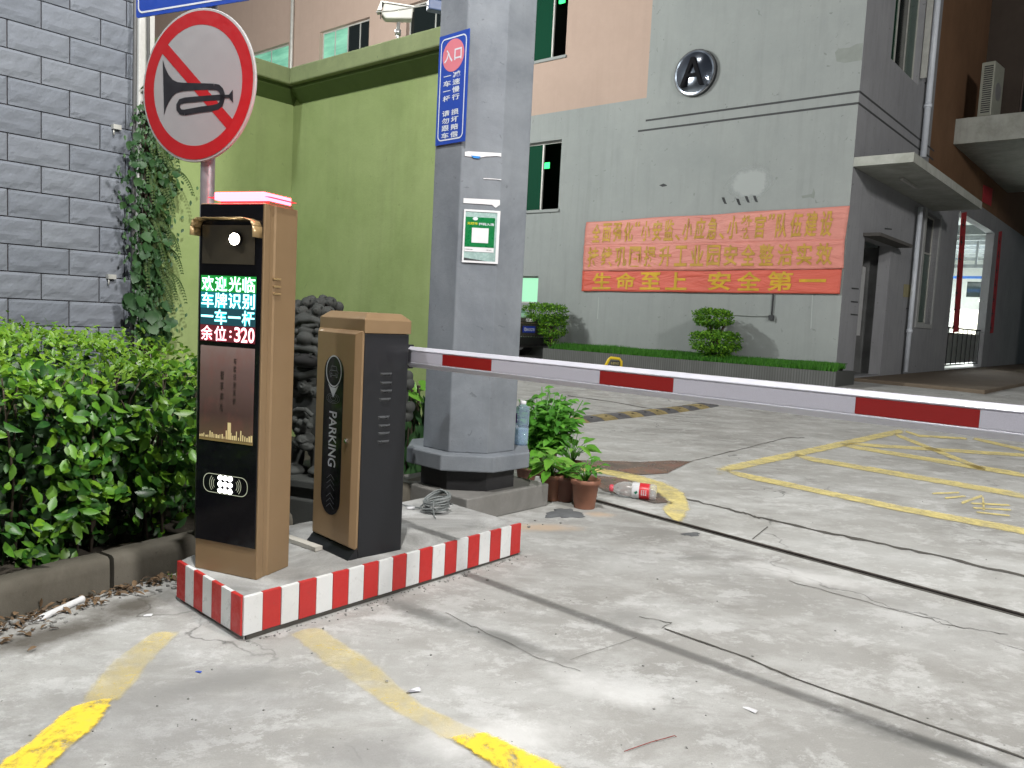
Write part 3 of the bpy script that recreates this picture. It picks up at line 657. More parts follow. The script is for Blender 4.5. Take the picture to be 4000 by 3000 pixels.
a1 = MB(); a1.lathe([(.24, 0), (.24, .012)], 24, cx=.0, cy=.0); o = a1.build('fan_grille', plain('grey_fan_guard', (.2, .2, .2), .5), ac); o.rotation_euler = (radians(90), 0, 0); o.location = (.42, -.341, hA * .5)
a1 = MB(); a1.box(.05, .12, -.30, -.04, 0, .03); a1.box(.72, .79, -.30, -.04, 0, .03); a1.build('foot', M_mk, ac)
# drain pipes
def sidepipe(px0, py0, px1, py1, r, label, rings=()):
    x, za = spx(px0, py0, -.12); zb = spx(px1, py1, -.12)[1]
    t = thing('drain_pipe', FS.w(x, -.12, zb), TH2, label, 'pipe')
    p = MB(); p.tube([(0, 0, 0), (0, 0, za - zb)], r, 14); p.build('pipe', M_wpipe, t)
    for zz in rings:
        p = MB(); p.lathe([(r * 1.25, zz), (r * 1.3, zz + .04), (r * 1.25, zz + .09)], 14); p.build('collar', M_wpipe, t)
        c_ = MB(); c_.box(-.02, .02, 0, .12, zz + .6, zz + .63); c_.build('bracket', M_mk, t)
    return t
M_wpipe = plain('white_pvc_pipe', (.62, .66, .72), .4, var=.06)
sidepipe(3700, -400, 3634, 636, .075, 'white plastic drain pipe running down the upper corner to the small canopy', (1.2, 4.0))
sidepipe(3597, 810, 3548, 1452, .06, 'grey white drain pipe beside the doorway under the small canopy', (1.0,))
# red couplet strips, red notice and yellow notice
M_red = plain('red_paper', (.42, .02, .03), .7, var=.15); 
def strip_thing(name, quad, label, cat, mat, marks=0):
    P = [spx(*p, -.012) for p in quad]; x0 = P[0][0]
    t = thing(name, FS.w(x0, -.012, P[3][1]), TH2, label, cat)
    m_ = MB(); zb = P[3][1]
    fr = [(p[0] - x0, 0, p[1] - zb) for p in P]; bk = [(a, .008, c) for a, _, c in fr]
    m_.face([fr[3], fr[2], fr[1], fr[0]]); m_.face([bk[0], bk[1], bk[2], bk[3]])
    for i in range(4): j = (i + 1) % 4; m_.face([fr[i], fr[j], bk[j], bk[i]])
    m_.build('paper', mat, t)
    for k in range(marks):
        zz = (k + .5) / marks; H = P[0][1] - zb; mm = MB(); w_ = P[1][0] - x0
        mm.box(w_ * .25, w_ * .75, -.004, -.001, H * zz - .08, H * zz - .04); mm.box(w_ * .4, w_ * .55, -.0045, -.0015, H * zz - .16, H * zz + .12); mm.build('brush_character', M_mk, t)
strip_thing('couplet_strip', [(3757, 832), (3777, 828), (3745, 1296), (3722, 1300)], 'long red paper couplet strip on the left side of the lit workshop doorway', 'couplet', M_red, 7)
strip_thing('couplet_strip', [(3903, 905), (3915, 903), (3880, 1300), (3868, 1302)], 'long red paper couplet strip on the right side of the lit workshop doorway', 'couplet', M_red, 7)
strip_thing('red_notice', [(3842, 722), (3878, 738), (3872, 806), (3838, 788)], 'square red paper notice above the lit workshop doorway', 'notice', M_red)
strip_thing('yellow_notice', [(3532, 1110), (3556, 1112), (3554, 1162), (3529, 1160)], 'small faded yellow notice on the wall right of the side door', 'notice', plain('faded_yellow_paper', (.30, .27, .15), .8))
# dark low marks by the door
for (x, y) in ((3326, 1126), (3323, 1178), (3322, 1228), (3455, 893)):
    side(wall_patch('tar_mark', FS, bld, [(x, y - 3), (x + 28, y), (x + 28, y + 5), (x, y + 3)], M_mk, -.004))
# raised apron along the side wall
ap = MB(); ap.prism([(0.02, 0.0), (2.6, -0.4), (2.9, 30), (0.02, 30)], -.1, .275)
o = tag(ap.build('pavement', plaster('dirty_brown_paving', (.17, .135, .10), (.6, .6, .6), .7, 1.3, .9), None, .02), kind='structure'); o.location = FB.w(0, 1.2); o.rotation_euler = (0, 0, TH1)
# distant green-lit doorway beyond the side wall
xg = FS.w(UX - 4, -3.0); g = MB(); g.box(0, 4, 0, .3, 0, 9)
o = thing('far_shed', FB.w(4.2, 16.5, 0), TH1, 'dark shed front with a green lit doorway at the far right edge', 'building')
s = MB(); holed_wall(s, -1.4, 9, 0, 9, [(.9, 4.2, .2, 2.6)], .3); s.build('wall', plaster('dark_shed_wall', (.07, .075, .08), (.6, .6, .6), .6), o)
s = MB(); s.box(.5, 5, .9, .95, 0, 3); s.build('lit_curtain', emis('green_curtain_light', (.02, .35, .16), .55), o)

# ------------------------------------------------------------------ round sign A
ex, ez = fpx(2711, 283, -.12); rx = (fpx(2790, 283, -.12)[0] - fpx(2629, 283, -.12)[0]) / 2
em = thing('round_letter_sign', FB.w(ex, 0, ez), TH1, 'round mirror-steel sign with a black letter A on the grey factory wall', 'sign')
def disc(mb, r, y0, y1, seg=40, m=0): mb.prism([(r * cos(2 * pi * k / seg), r * sin(2 * pi * k / seg)) for k in range(seg)], y0, y1, 'y', m)
m_ = MB(); disc(m_, rx, -.10, 0); m_.build('back_plate', plain('black_metal_rim', (.015, .016, .02), .4), em, .01)
mm, nt, b = _new('mirror_steel'); b.inputs['Metallic'].default_value = 1; b.inputs['Roughness'].default_value = .14; b.inputs['Base Color'].default_value = (.42, .47, .55, 1)
bump(nt, b, noise_node(nt, worldpos(nt), 1.1, 2), .25, .2)
seg = 40; m_ = MB(); r0 = rx * .86
vs = [(0, -.19, 0)]
for rr_, yy in ((.45, -.178), (.8, -.145), (1, -.11)): vs += [(r0 * rr_ * cos(2 * pi * k / seg), yy, r0 * rr_ * sin(2 * pi * k / seg)) for k in range(seg)]
fs = [(0, 1 + (k + 1) % seg, 1 + k) for k in range(seg)] + [(1 + j * seg + k, 1 + j * seg + (k + 1) % seg, 1 + (j + 1) * seg + (k + 1) % seg, 1 + (j + 1) * seg + k) for j in range(2) for k in range(seg)]
m_.add(vs, fs, 0, True); m_.build('steel_face', mm, em)
m_ = MB(); w1, w2 = rx * .085, rx * .60
for s in (-1, 1): m_.prism([(-w1 + s * .0, w2), (w1 + s * .0, w2), (s * rx * .46 + w1, -w2), (s * rx * .46 - w1, -w2)], -.24 - .001 * s, -.10, 'y')
m_.box(-rx * .26, rx * .26, -.238, -.10, -rx * .22, -rx * .08); o = m_.build('letter', plain('matt_black', (.006, .006, .008), .7, spec=.1), em)
m_ = MB(); 
for k in range(seg): 
    a0, a1 = 2 * pi * k / seg, 2 * pi * (k + 1) / seg
    m_.face([(r_ * cos(a), -.112, r_ * sin(a)) for a, r_ in ((a0, rx * .86), (a1, rx * .86), (a1, rx * .93), (a0, rx * .93))][::-1])
m_.build('inner_ring', mm, em)

# ------------------------------------------------------------------ red banners
def banner_mat(name, col, amt):
    m, nt, b = _new(name); v = worldpos(nt)
    f = noise_node(nt, stretched(nt, v, .8, .8, 3.6, .0), 1.1, 5, .6, 1.0)
    c = mixc(nt, ramp(nt, f, [(.5, 0), (.75, amt)]), col, tuple(min(1, x * 1.45 + .04) for x in col))
    nt.links.new(c, b.inputs['Base Color']); b.inputs['Roughness'].default_value = .55
    bump(nt, b, f, .6, .08); return m
def banner(quad, body, label, col, off, tx=(.03, .96), tz=(.14, .90), wr=.014, letter=(.43, .25, .03)):
    P = [fpx(*p, -off) for p in quad]      # TL TR BR BL
    t = thing('banner', FB.w(P[3][0], -off, P[3][1]), TH1, label, 'banner', 'red slogan banners on the grey wall')
    ox, oz = P[3]
    def W(u, v, y=0):
        a = P[3][0] + (P[2][0] - P[3][0]) * u; c = P[0][0] + (P[1][0] - P[0][0]) * u
        za = P[3][1] + (P[2][1] - P[3][1]) * u; zc = P[0][1] + (P[1][1] - P[0][1]) * u
        x = a + (c - a) * v; z = za + (zc - za) * v
        n_ = noise.noise(Vector((x * .9, z * 5.5 + off * 90, off * 50))) + .6 * noise.noise(Vector((x * 2.1, z * 11, 3)))
        return (x - ox, y - wr - wr * 1.1 * n_, z - oz + .02 * noise.noise(Vector((x * .8, off * 99, 0))) * (1 if v in (0, 1) else 0))
    nx, nz = 90, 14; m_ = MB(); vs = [W(i / nx, j / nz) for j in range(nz + 1) for i in range(nx + 1)]
    m_.add(vs, [(j * (nx + 1) + i, j * (nx + 1) + i + 1, (j + 1) * (nx + 1) + i + 1, (j + 1) * (nx + 1) + i) for j in range(nz) for i in range(nx)], 0, True)
    o = m_.build('cloth', banner_mat('banner_cloth', col, .45), t); s_ = o.modifiers.new('thick', 'SOLIDIFY'); s_.thickness = .003; s_.offset = 1
    chars = body; n = len(chars); l = MB()
    tot = sum(.55 if c in ' “”、' else 1 for c in chars); u = tx[0]; du = (tx[1] - tx[0]) / tot
    for c in chars:
        w_ = du * (.55 if c in ' “”、' else 1)
        if c != ' ':
            z0, z1 = tz
            if c == '、': z0, z1 = tz[0], tz[0] + .22
            if c in '“”': z0, z1 = tz[1] - .2, tz[1]
            if c == '一': z0, z1 = .46, .58
            uu = u
            text_fit(l, c, 0, 1, 0, 1, 0, 0, .022, warp=lambda a, b_, uu=uu, w_=w_, z0=z0, z1=z1: W(uu + w_ * (.1 + .8 * a), z0 + (z1 - z0) * b_, -.012))
        u += w_
    l.build('lettering', plain('yellow_print', letter, .6, var=.25, scale=3), t)
banner([(2291, 868), (3321, 804), (3301, 942), (2283, 962)], '全面强化“小安监、小应急、小教官”队伍建设', 'faded pink-red slogan banner, topmost of the three on the grey wall', (.55, .21, .17), .03)
banner([(2283, 957), (3301, 935), (3296, 1052), (2277, 1058)], '持续巩固提升工业园安全整治实效', 'faded pink-red slogan banner, middle one of the three on the grey wall', (.56, .20, .16), .055, tx=(.015, .97))
banner([(2277, 1058), (3290, 1048), (3281, 1149), (2273, 1137)], '生命至上 安全第一', 'brighter red slogan banner, lowest of the three with eight large yellow characters', (.55, .095, .06), .04, tx=(.04, .965), tz=(.1, .9), wr=.009, letter=(.50, .30, .01))
# loose string at the banner's corner and the conduit below
x, z = fpx(3021, 1150, -.02); t = thing('wall_conduit', FB.w(x, -.03, 0), TH1, 'thin dark conduit with a small box hanging below the banners', 'conduit')
m_ = MB(); z2 = fpx(3013, 1240, -.02)[1]; m_.tube([(0, 0, z), (0, 0, z2)], .018, 6); m_.build('pipe', M_mk, t)
m_ = MB(); m_.box(-.05, .05, -.04, .02, z2 - .06, z2 + .05); m_.build('box', M_mk, t)
m_ = MB(); m_.tube([(0, 0, z2 + .03), (-.4, .01, z2 + .01), (-1.1, .01, z2 + .02)], .008, 5); m_.build('cable', M_pd, t)

# ------------------------------------------------------------------ planter with grass, shrubs
A = gp(3262, 1512); e = Vector((A.x, A.y, 0)) - FB.P; pv = -e.x * FB.s + e.y * FB.c; pu = e.x * FB.c + e.y * FB.s     # local front line
uL = fpx(2120, 1380, pv)[0]; zr = fpx(3258, 1453, pv)[1]
def ribbed():
    m, nt, b = _new('ribbed_grey_tile'); t = coords(nt, 'Object')
    bt = N(nt, 'ShaderNodeTexBrick', Scale=1.0); bt.offset = 0; bt.squash = 1
    for k, v_ in (('Color1', (.10, .105, .10, 1)), ('Color2', (.12, .125, .12, 1)), ('Mortar', (.07, .072, .07, 1)), ('Mortar Size', .012), ('Brick Width', .055), ('Row Height', .5), ('Bias', 0.0)): bt.inputs[k].default_value = v_
    sx = nt.nodes.new('ShaderNodeSeparateXYZ'); cx = nt.nodes.new('ShaderNodeCombineXYZ'); nt.links.new(t, sx.inputs[0]); nt.links.new(sx.outputs['X'], cx.inputs['X']); nt.links.new(sx.outputs['Z'], cx.inputs['Y'])
    nt.links.new(cx.outputs[0], bt.inputs['Vector']); c = mixc(nt, ramp(nt, noise_node(nt, t, 2, 5), [(.4, 0), (.7, .5)]), bt.outputs['Color'], (.06, .062, .058)); nt.links.new(c, b.inputs['Base Color']); b.inputs['Roughness'].default_value = .6
    return m
pt = thing('planter', FB.w(pu, pv, 0), TH1, 'long low planter faced with ribbed grey tiles under the red banners', 'planter')
Lp = pu - uL; dp = -pv - .02
m_ = MB(); m_.box(-Lp, 0, 0, .14, 0, zr); m_.box(-.14, 0, .14, dp, 0, zr); m_.box(-Lp, -Lp + .14, .14, dp, 0, zr); m_.build('tiled_wall', ribbed(), pt)
m_ = MB(); nx_ = 60; vs = []
for i in range(nx_ + 1):
    for j in range(7):
        x = -Lp + .14 + (Lp - .28) * i / nx_; y = .14 + (dp - .14) * j / 6; hh = sin(pi * min(1, j / 5)) * .06 + .05 * noise.noise(Vector((x * .6, y, 0))) + (.16 if j >= 5 else 0)
        vs.append((x, y, zr - .03 + hh))
m_.add(vs, [(i * 7 + j, (i + 1) * 7 + j, (i + 1) * 7 + j + 1, i * 7 + j + 1) for i in range(nx_) for j in range(6)], 0, True)
m_.build('soil', plain('dark_soil', (.02, .03, .012), .95, var=.4), pt)
M_grass = leaf_mat('short_grass', [(.03, .13, .010), (.05, .21, .014), (.09, .30, .02)], .6, .3, .2)
m_ = MB(); rr = random.Random(4)
for k in range(15000):
    x = -Lp + .1 + (Lp - .2) * rr.random(); y = .06 + (dp - .35) * rr.random() ** .8; z = zr + .0 + sin(pi * min(1, (y - .14) / dp)) * .07; h = rr.uniform(.05, .12) * (1 + .5 * noise.noise(Vector((x, y, 5))))
    a = rr.uniform(0, pi); dx, dy = cos(a) * .011, sin(a) * .011; lx, ly = rr.uniform(-.04, .04), rr.uniform(-.04, .04)
    m_.face([(x - dx, y - dy, z - .03), (x + dx, y + dy, z - .03), (x + lx, y + ly, z + h)], 0, True)
g = m_.build('grass', M_grass); g.location = pt.location; g.rotation_euler = pt.rotation_euler; tag(g, 'bright green lawn grass filling the long planter', 'grass', kind='stuff')
M_shrub = leaf_mat('clipped_shrub_leaves', [(.02, .085, .008), (.06, .19, .012), (.13, .32, .015), (.22, .44, .02)], .55, .3)
M_bark = plain('brown_bark', (.07, .05, .035), .9, var=.3)
def shrub(px, label, tiers, trunk_px):
    y0 = pv + dp * .42; x, _ = fpx(px, 1390, y0)
    t = thing('clipped_shrub', FB.w(x, y0, zr), TH1, label, 'shrub', 'clipped shrubs in the planter')
    rr = random.Random(px); top = 0
    fo = MB(); tr = MB()
    for (cx, cy, wpx, hpx, n) in tiers:
        ax, az = fpx(cx, cy, y0); w_ = (fpx(cx + wpx / 2, cy, y0)[0] - fpx(cx - wpx / 2, cy, y0)[0]) / 2; h_ = (fpx(cx, cy - hpx / 2, y0)[1] - fpx(cx, cy + hpx / 2, y0)[1]) / 2
        top = max(top, az - zr)
        for k in range(n):
            d = rnd_dir(); s_ = Vector((abs(d.x) ** .7 * (1 if d.x > 0 else -1), abs(d.y) ** .7 * (1 if d.y > 0 else -1), abs(d.z) ** .6 * (1 if d.z > 0 else -1)))
            r = rr.uniform(.60, 1.0) * (1 + .16 * noise.noise(Vector((d.x * 2.2 + px, d.y * 2.2, d.z * 2.2 + cy))))
            p = Vector((ax - x + s_.x * w_ * r, s_.y * min(w_, .5) * r, az - zr + s_.z * h_ * r))
            add_leaf(fo, p, (d + rnd_dir() * .9).normalized(), (d + rnd_dir() * .7).normalized(), rr.uniform(.04, .07), rr.uniform(.024, .036))
    for k in range(6): 
        a = rr.uniform(-.25, .25); tr.tube([(0, 0, -.05), (a * .4, a * .2, top * .5), (a * 1.2, rr.uniform(-.15, .15), top * .95)], .03, 6, radii=[.035, .025, .01])
    tr.build('trunk', M_bark, t); o = fo.build('crown', M_shrub, t); tag(o, kind='stuff')
shrub(2150, 'clipped green shrub at the left end of the planter, in front of the parked car', [(2132, 1221, 132, 70, 2400), (2158, 1278, 84, 76, 1300), (2154, 1325, 36, 46, 250)], 0)
shrub(2788, 'two-tiered clipped green shrub in the middle of the planter below the banners', [(2786, 1240, 130, 64, 2300), (2796, 1334, 166, 82, 3400), (2795, 1385, 100, 36, 500), (2790, 1285, 44, 24, 150)], 0)

# ------------------------------------------------------------------ yellow parking lock
P = gp(2393, 1475); s_ = P.y / FPX
t = thing('parking_lock', P, radians(-8), 'yellow folding parking lock with a small dark plate in front of the planter', 'parking lock')
M_py = plain('yellow_enamel', (.70, .50, .01), .4, var=.08)
H = (1475 - 1398) * s_; W_ = 30 * s_
m_ = MB(); m_.tube([(-W_ * 1.15, 0, 0), (-W_ * 1.05, 0, H * .55), (-W_ * .6, 0, H * .93), (-W_ * .4, 0, H), (W_ * .75, 0, H * .97), (W_ * .98, 0, H * .85), (W_ * 1.05, 0, 0)], .028, 10); m_.build('hoop', M_py, t)
m_ = MB(); m_.box(-W_ * .42, W_ * .8, -.03, -.01, H * .62, H * .86); pl_ = m_.build('plate', M_mk, t)
m_ = MB(); text_fit(m_, '私家车位', -W_ * .36, W_ * .74, H * .67, H * .81, -.032, 0, .01); m_.build('lettering', plain('tan_print', (.45, .38, .15), .6), pl_)
m_ = MB(); m_.box(-W_ * 1.3, W_ * 1.3, -.08, .08, 0, .03); m_.build('base', M_py, t)

# ------------------------------------------------------------------ speed bump
a0 = gp(2120, 1672); a1 = gp(2816, 1587); d = (a1 - a0); L = Vector((d.x, d.y, 0)).length; th = atan2(d.y, d.x)
sb = thing('speed_bump', a0, th, 'worn yellow and black rubber speed bump across the yard', 'speed bump')
M_rb = plain('worn_black_rubber', (.10, .10, .105), .75, var=.35, bmp=.4); M_ry = plain('worn_yellow_rubber', (.27, .215, .095), .75, var=.45, bmp=.4)
nseg = 14; sl = L / nseg
segm = []
for mt in (M_ry, M_rb):
    m_ = MB(); m_.prism([(0, 0), (.06, .028), (.14, .045), (.24, .045), (.32, .028), (.38, 0)], .004, sl - .004, 'x')
    for xx in (sl * .5,): m_.lathe([(.018, .040), (.018, .0458)], 8, 1, cx=xx, cy=.10)
    segm.append(m_.mesh('segment', [mt, M_mk]))
for k in range(nseg):
    o = link('segment', segm[k % 2], sb, .004); w_ = sb.location + Vector((cos(th), sin(th), 0)) * (k * sl); o.location = (k * sl, 0, gz(w_.x, w_.y) - sb.location.z)

# ------------------------------------------------------------------ parked car (rear towards the gate)
cy_ = 20.3; rc = ray(2062, 1300); cp = CAM + rc * (cy_ / rc.y); thc = radians(50)
car = thing('parked_car', (cp.x, cp.y, .2), thc, 'dark brown car parked with its rear facing us behind the octagonal column', 'car')
M_car = plain('dark_brown_car_paint', (.085, .07, .068), .3, .3, var=.05, coat=.6); M_blk = plain('black_plastic', (.012, .012, .013), .5)
# local: x across, y forward (away), z up ; rear face at y = 0
def ring(y, hw, z0, z1, tum, top): return [(-hw * .93, y, z0), (-hw, y, z0 + .14), (-hw, y, z1 - .18), (-hw * .96, y, z1), (-hw * tum, y, top), (hw * tum, y, top), (hw * .96, y, z1), (hw, y, z1 - .18), (hw, y, z0 + .14), (hw * .93, y, z0)]
rings = [ring(0.0, .80, .42, .86, .82, .90), ring(.06, .86, .30, .90, .84, .98), ring(.30, .90, .24, .93, .86, 1.04), ring(.55, .91, .22, .95, .86, 1.07), ring(1.15, .92, .2, .96, .66, 1.42), ring(2.0, .92, .2, .96, .64, 1.47), ring(2.9, .92, .2, .95, .64, 1.42), ring(3.6, .91, .2, .94, .82, 1.0), ring(4.5, .86, .24, .86, .82, .86), ring(4.75, .72, .34, .66, .7, .66)]
m_ = MB(); n = 10; vs = [p for r in rings for p in r]
m_.add(vs, [(i * n + k, i * n + (k + 1) % n, (i + 1) * n + (k + 1) % n, (i + 1) * n + k) for i in range(len(rings) - 1) for k in range(n)], 0, True); m_.face(list(reversed(rings[0])), 0, True); m_.face(rings[-1], 0, True)
m_.v = [tuple(v_) for v_ in m_.v]
o = m_.build('body', M_car, car, .03, 3)
m_ = MB(); m_.face([(-.70, .62, 1.09), (.70, .62, 1.09), (.57, 1.12, 1.40), (-.57, 1.12, 1.40)]); o = m_.build('rear_window', M_dark_glass, car); o.location = (0, -.012, .016); sdm = o.modifiers.new('thick', 'SOLIDIFY'); sdm.thickness = .01
for s_ in (-1, 1):
    m_ = MB(); m_.face([(s_ * .89, 1.0, .99), (s_ * .90, 3.3, .98), (s_ * .66, 2.7, 1.36), (s_ * .68, 1.35, 1.36)]); o = m_.build('side_window', M_dark_glass, car); o.location = (s_ * .012, 0, .008); sdm = o.modifiers.new('thick', 'SOLIDIFY'); sdm.thickness = .008
    m_ = MB(); m_.box(min(s_ * .50, s_ * .80), max(s_ * .50, s_ * .80), -.022, .02, .74, .85); m_.build('tail_light', plain('dark_red_lens', (.12, .008, .008), .2), car, .01)
    for yy in (.85, 3.75):
        w_ = MB(); w_.lathe([(.20, -.10), (.31, -.10), (.335, -.06), (.335, .06), (.31, .10), (.20, .10)], 28); wh = w_.build('wheel', M_blk, car); wh.rotation_euler = (0, radians(90), 0); wh.location = (s_ * .82, yy, .335)
        w_ = MB(); w_.lathe([(.19, -.105), (.205, -.09), (.205, .09), (.19, .105)], 20); w_.build('rim', plain('alloy', (.4, .4, .42), .3, .9), wh)
m_ = MB(); m_.box(-.80, .80, -.07, .02, .30, .52); m_.build('bumper', M_blk, car, .03, 3)
m_ = MB(); m_.box(-.78, .78, -.078, -.066, .512, .53); m_.build('chrome_strip', plain('dull_chrome', (.5, .5, .5), .25, 1), car)
m_ = MB(); m_.box(-.60, .60, -.03, .0, .845, .86); m_.build('trunk_trim', plain('copper_trim', (.4, .28, .22), .3, .8), car)
m_ = MB(); m_.box(-.24, .24, -.035, -.02, .62, .78); plt = m_.build('licence_plate', plain('blue_plate', (.015, .045, .42), .4, var=.03), car)
m_ = MB(); text_fit(m_, '粤B·03270', -.21, .21, .655, .745, -.037, 0, .015); m_.build('lettering', plain('plate_white', (.75, .78, .85), .5), plt)
rg = MB()
for k in range(4):
    cx = (-1.5 + k) * .058; 
    pts = [(cx + .036 * cos(2 * pi * j / 16), -.034, .945 + .036 * sin(2 * pi * j / 16)) for j in range(17)]; rg.tube(pts, .006, 5, cap=False)
o = rg.build('four_ring_badge', plain('bright_chrome', (.9, .9, .9), .2, .3), car); o.location = (0, .01, -.02)
car.scale = (1.02, 1.02, 1.04)
# ------------------------------------------------------------------ tiled wall on the left
c1 = lambda x, y: (x * .5425, y * .5425)
rr0 = ray(271, 380); Pw = CAM + rr0 * (5.97 / rr0.y); FW = Frame(Pw, TH2)
tw = thing('tiled_wall', FW.w(0, 0, 0), TH2, 'grey blue split-face block wall behind the hedge on the left', 'wall')
xe = FW.px(517, 300)[0]
m_ = MB(); m_.box(-4.6, xe, .012, .25, 0, 6.0); m_.build('backing', plain('dark_mortar', (.075, .065, .07), .95, var=.2), tw)
z0 = FW.px(*c1(500, 460))[1]; xv = FW.px(*c1(500, 370))[0]; xv2 = FW.px(*c1(295, 500))[0]
RH = (FW.px(*c1(500, 268))[1] - FW.px(*c1(500, 850))[1]) / 3; BW = .405; g_ = .008
def block_mat():
    m, nt, b = _new('split_face_block'); v = worldpos(nt); oi = nt.nodes.new('ShaderNodeObjectInfo')
    c = ramp(nt, oi.outputs['Random'], [(0, (.178, .196, .228)), (.5, (.196, .214, .248)), (1, (.212, .23, .262))])
    c = mixc(nt, ramp(nt, noise_node(nt, v, 3, 7, .7), [(.4, 0), (.75, .35)]), c, (.135, .15, .18)); nt.links.new(c, b.inputs['Base Color']); b.inputs['Roughness'].default_value = .8; b.inputs['Specular IOR Level'].default_value = .3
    bump(nt, b, noise_node(nt, v, 30, 8, .7, 1), .35, .008); return m
M_block = block_mat()
def block_mesh(seed, w_, h_):
    nx, nz = 18, 9; m = MB(); vs = []
    for j in range(nz + 1):
        for i in range(nx + 1):
            u = i / nx; v = j / nz; x = u * w_; z = v * h_
            edge = min(u * w_, (1 - u) * w_, v * h_, (1 - v) * h_)
            wav = .24 + .10 * sin(u * 9 + seed) + .06 * noise.noise(Vector((u * 9, seed, 0)))       # wavy lower break line
            y = -.014 - .006 * noise.noise(Vector((u * 5 + seed * 3, v * 3, 0)))
            if v < wav: y += .011 * (1 - v / wav) ** .6
            corner = min(abs(u * w_ - 0), abs((1 - u) * w_)); 
            if corner < .05 and v > .1: y += .006 * (1 - corner / .05) * (1 - abs(v - .6))
            y += .004 * abs(noise.noise(Vector((u * 4 + v * 7, v * 6 - u * 8, seed))))
            if edge < .001: y = -.004
            vs.append((x, y, z))
    m.add(vs, [(j * (nx + 1) + i, j * (nx + 1) + i + 1, (j + 1) * (nx + 1) + i + 1, (j + 1) * (nx + 1) + i) for j in range(nz) for i in range(nx)], 0, False)
    m.face([(0, -.004, 0), (0, .012, 0), (w_, .012, 0), (w_, -.004, 0)]); m.face([(0, -.004, h_), (w_, -.004, h_), (w_, .012, h_), (0, .012, h_)]); m.face([(0, -.004, 0), (0, -.004, h_), (0, .012, h_), (0, .012, 0)]); m.face([(w_, -.004, 0), (w_, .012, 0), (w_, .012, h_), (w_, -.004, h_)])
    return m.mesh('block', M_block)
bms = [block_mesh(s_ * 1.7, BW - g_, RH - g_) for s_ in range(4)]
for r in range(-15, 12):
    zz = z0 + (r - 0) * RH
    if zz < .45: continue
    off = xv if r % 2 == 0 else xv2
    k0 = -12
    for k in range(k0, 4):
        x = off + k * BW + g_ / 2
        if x > xe - .03 or x < -2.9: continue
        wdt = min(BW - g_, xe - x)
        o = link('block', bms[(k * 3 + r * 5) % 4], tw); o.location = (x, 0, zz + g_ / 2); o.scale = (wdt / (BW - g_), 1, 1)
for (x, y) in ((448, 500), (428, 1082)):
    a_, z_ = FW.px(x, y); m_ = MB(); m_.box(a_ - .03, a_ + .03, -.05, 0, z_ - .015, z_ + .02); m_.tube([(a_ - .02, -.03, z_ - .015), (a_ - .02, -.035, z_ - .06)], .006, 5); m_.build('cable_clip', M_frame, tw)
# white post at the end of the wall
xp, _ = FW.px(551, 200, -.02); pst = thing('white_post', FW.w(xe + .075, -.02, 0), TH2, 'white rendered post at the end of the grey block wall, wrapped in climbing plants', 'post')
m_ = MB(); m_.box(-.062, .062, -.06, .06, 0, 6.5); m_.build('post', plaster('white_render', (.62, .62, .60), (.5, .5, .45), .6, 3, .8), pst, .01)
m_ = MB(); m_.tube([(-.10, -.08, 0), (-.10, -.08, 6.3)], .014, 7); m_.tube([(.02, -.09, 1.5), (-.02, -.09, 4.2), (-.16, -.05, 6.2)], .012, 6); m_.build('cable', plain('grey_cable', (.12, .12, .12), .6), pst)

# ------------------------------------------------------------------ green walls
gc = gp(1112, 1714); FG = Frame(gc, TH2); FGR = Frame(gc, TH1)
zt_ = FGR.px(1112, 306)[1]; zt2 = FGR.px(1715, 136)[1]
M_green = plaster('green_painted_render', (.31, .385, .165), (.66, .74, .58), .75, 1.3, .85, .35, .25)
M_green2 = plaster('weathered_green_coping', (.27, .32, .16), (.6, .62, .6), .8, 2.5, .9, .4, .6)
gw = thing('green_wall', (gc.x, gc.y, 0), TH1, 'tall green painted garden wall with projecting coping behind the gate machines', 'wall')
ztop = (zt_ + zt2) / 2 
GE = FGR.px(1800, 900)[0]; GLn = -1.20
m_ = MB(); m_.box(0.0, GE, 0, .2, 0, ztop - .14); m_.build('wall', M_green, gw)
m_ = MB(); m_.box(-.2, -.0, GLn, .2, 0, ztop - .142); m_.build('wall', M_green, gw)
m_ = MB(); m_.prism([(-.17, ztop - .13), (-.19, ztop), (.3, ztop), (.3, ztop - .13)], -.17 + .17 + .17, 3.2, 'x') if False else m_.box(.15, GE, -.15, .3, ztop - .14, ztop)
m_.build('coping', M_green2, gw, .012)
m_ = MB(); m_.box(-.35, .15, GLn, .3, ztop - .141, ztop - .001); m_.build('coping', M_green2, gw, .012)
M_gd = plaster('dark_green_band', (.10, .15, .045), (.8, .8, .8), .5, 1, .9)  # sloped band under the coping, darker green than the wall
m_ = MB(); m_.prism([(-.10, ztop - .14), (-.10, ztop - .17), (-.002, ztop - .27), (-.002, ztop - .14)], .10, GE, 'x'); m_.build('coping_band', M_gd, gw)
m_ = MB(); m_.prism([(.10, ztop - .141), (.10, ztop - .17), (.002, ztop - .27), (.002, ztop - .141)], GLn, -.0, 'y'); m_.build('coping_band', M_gd, gw)

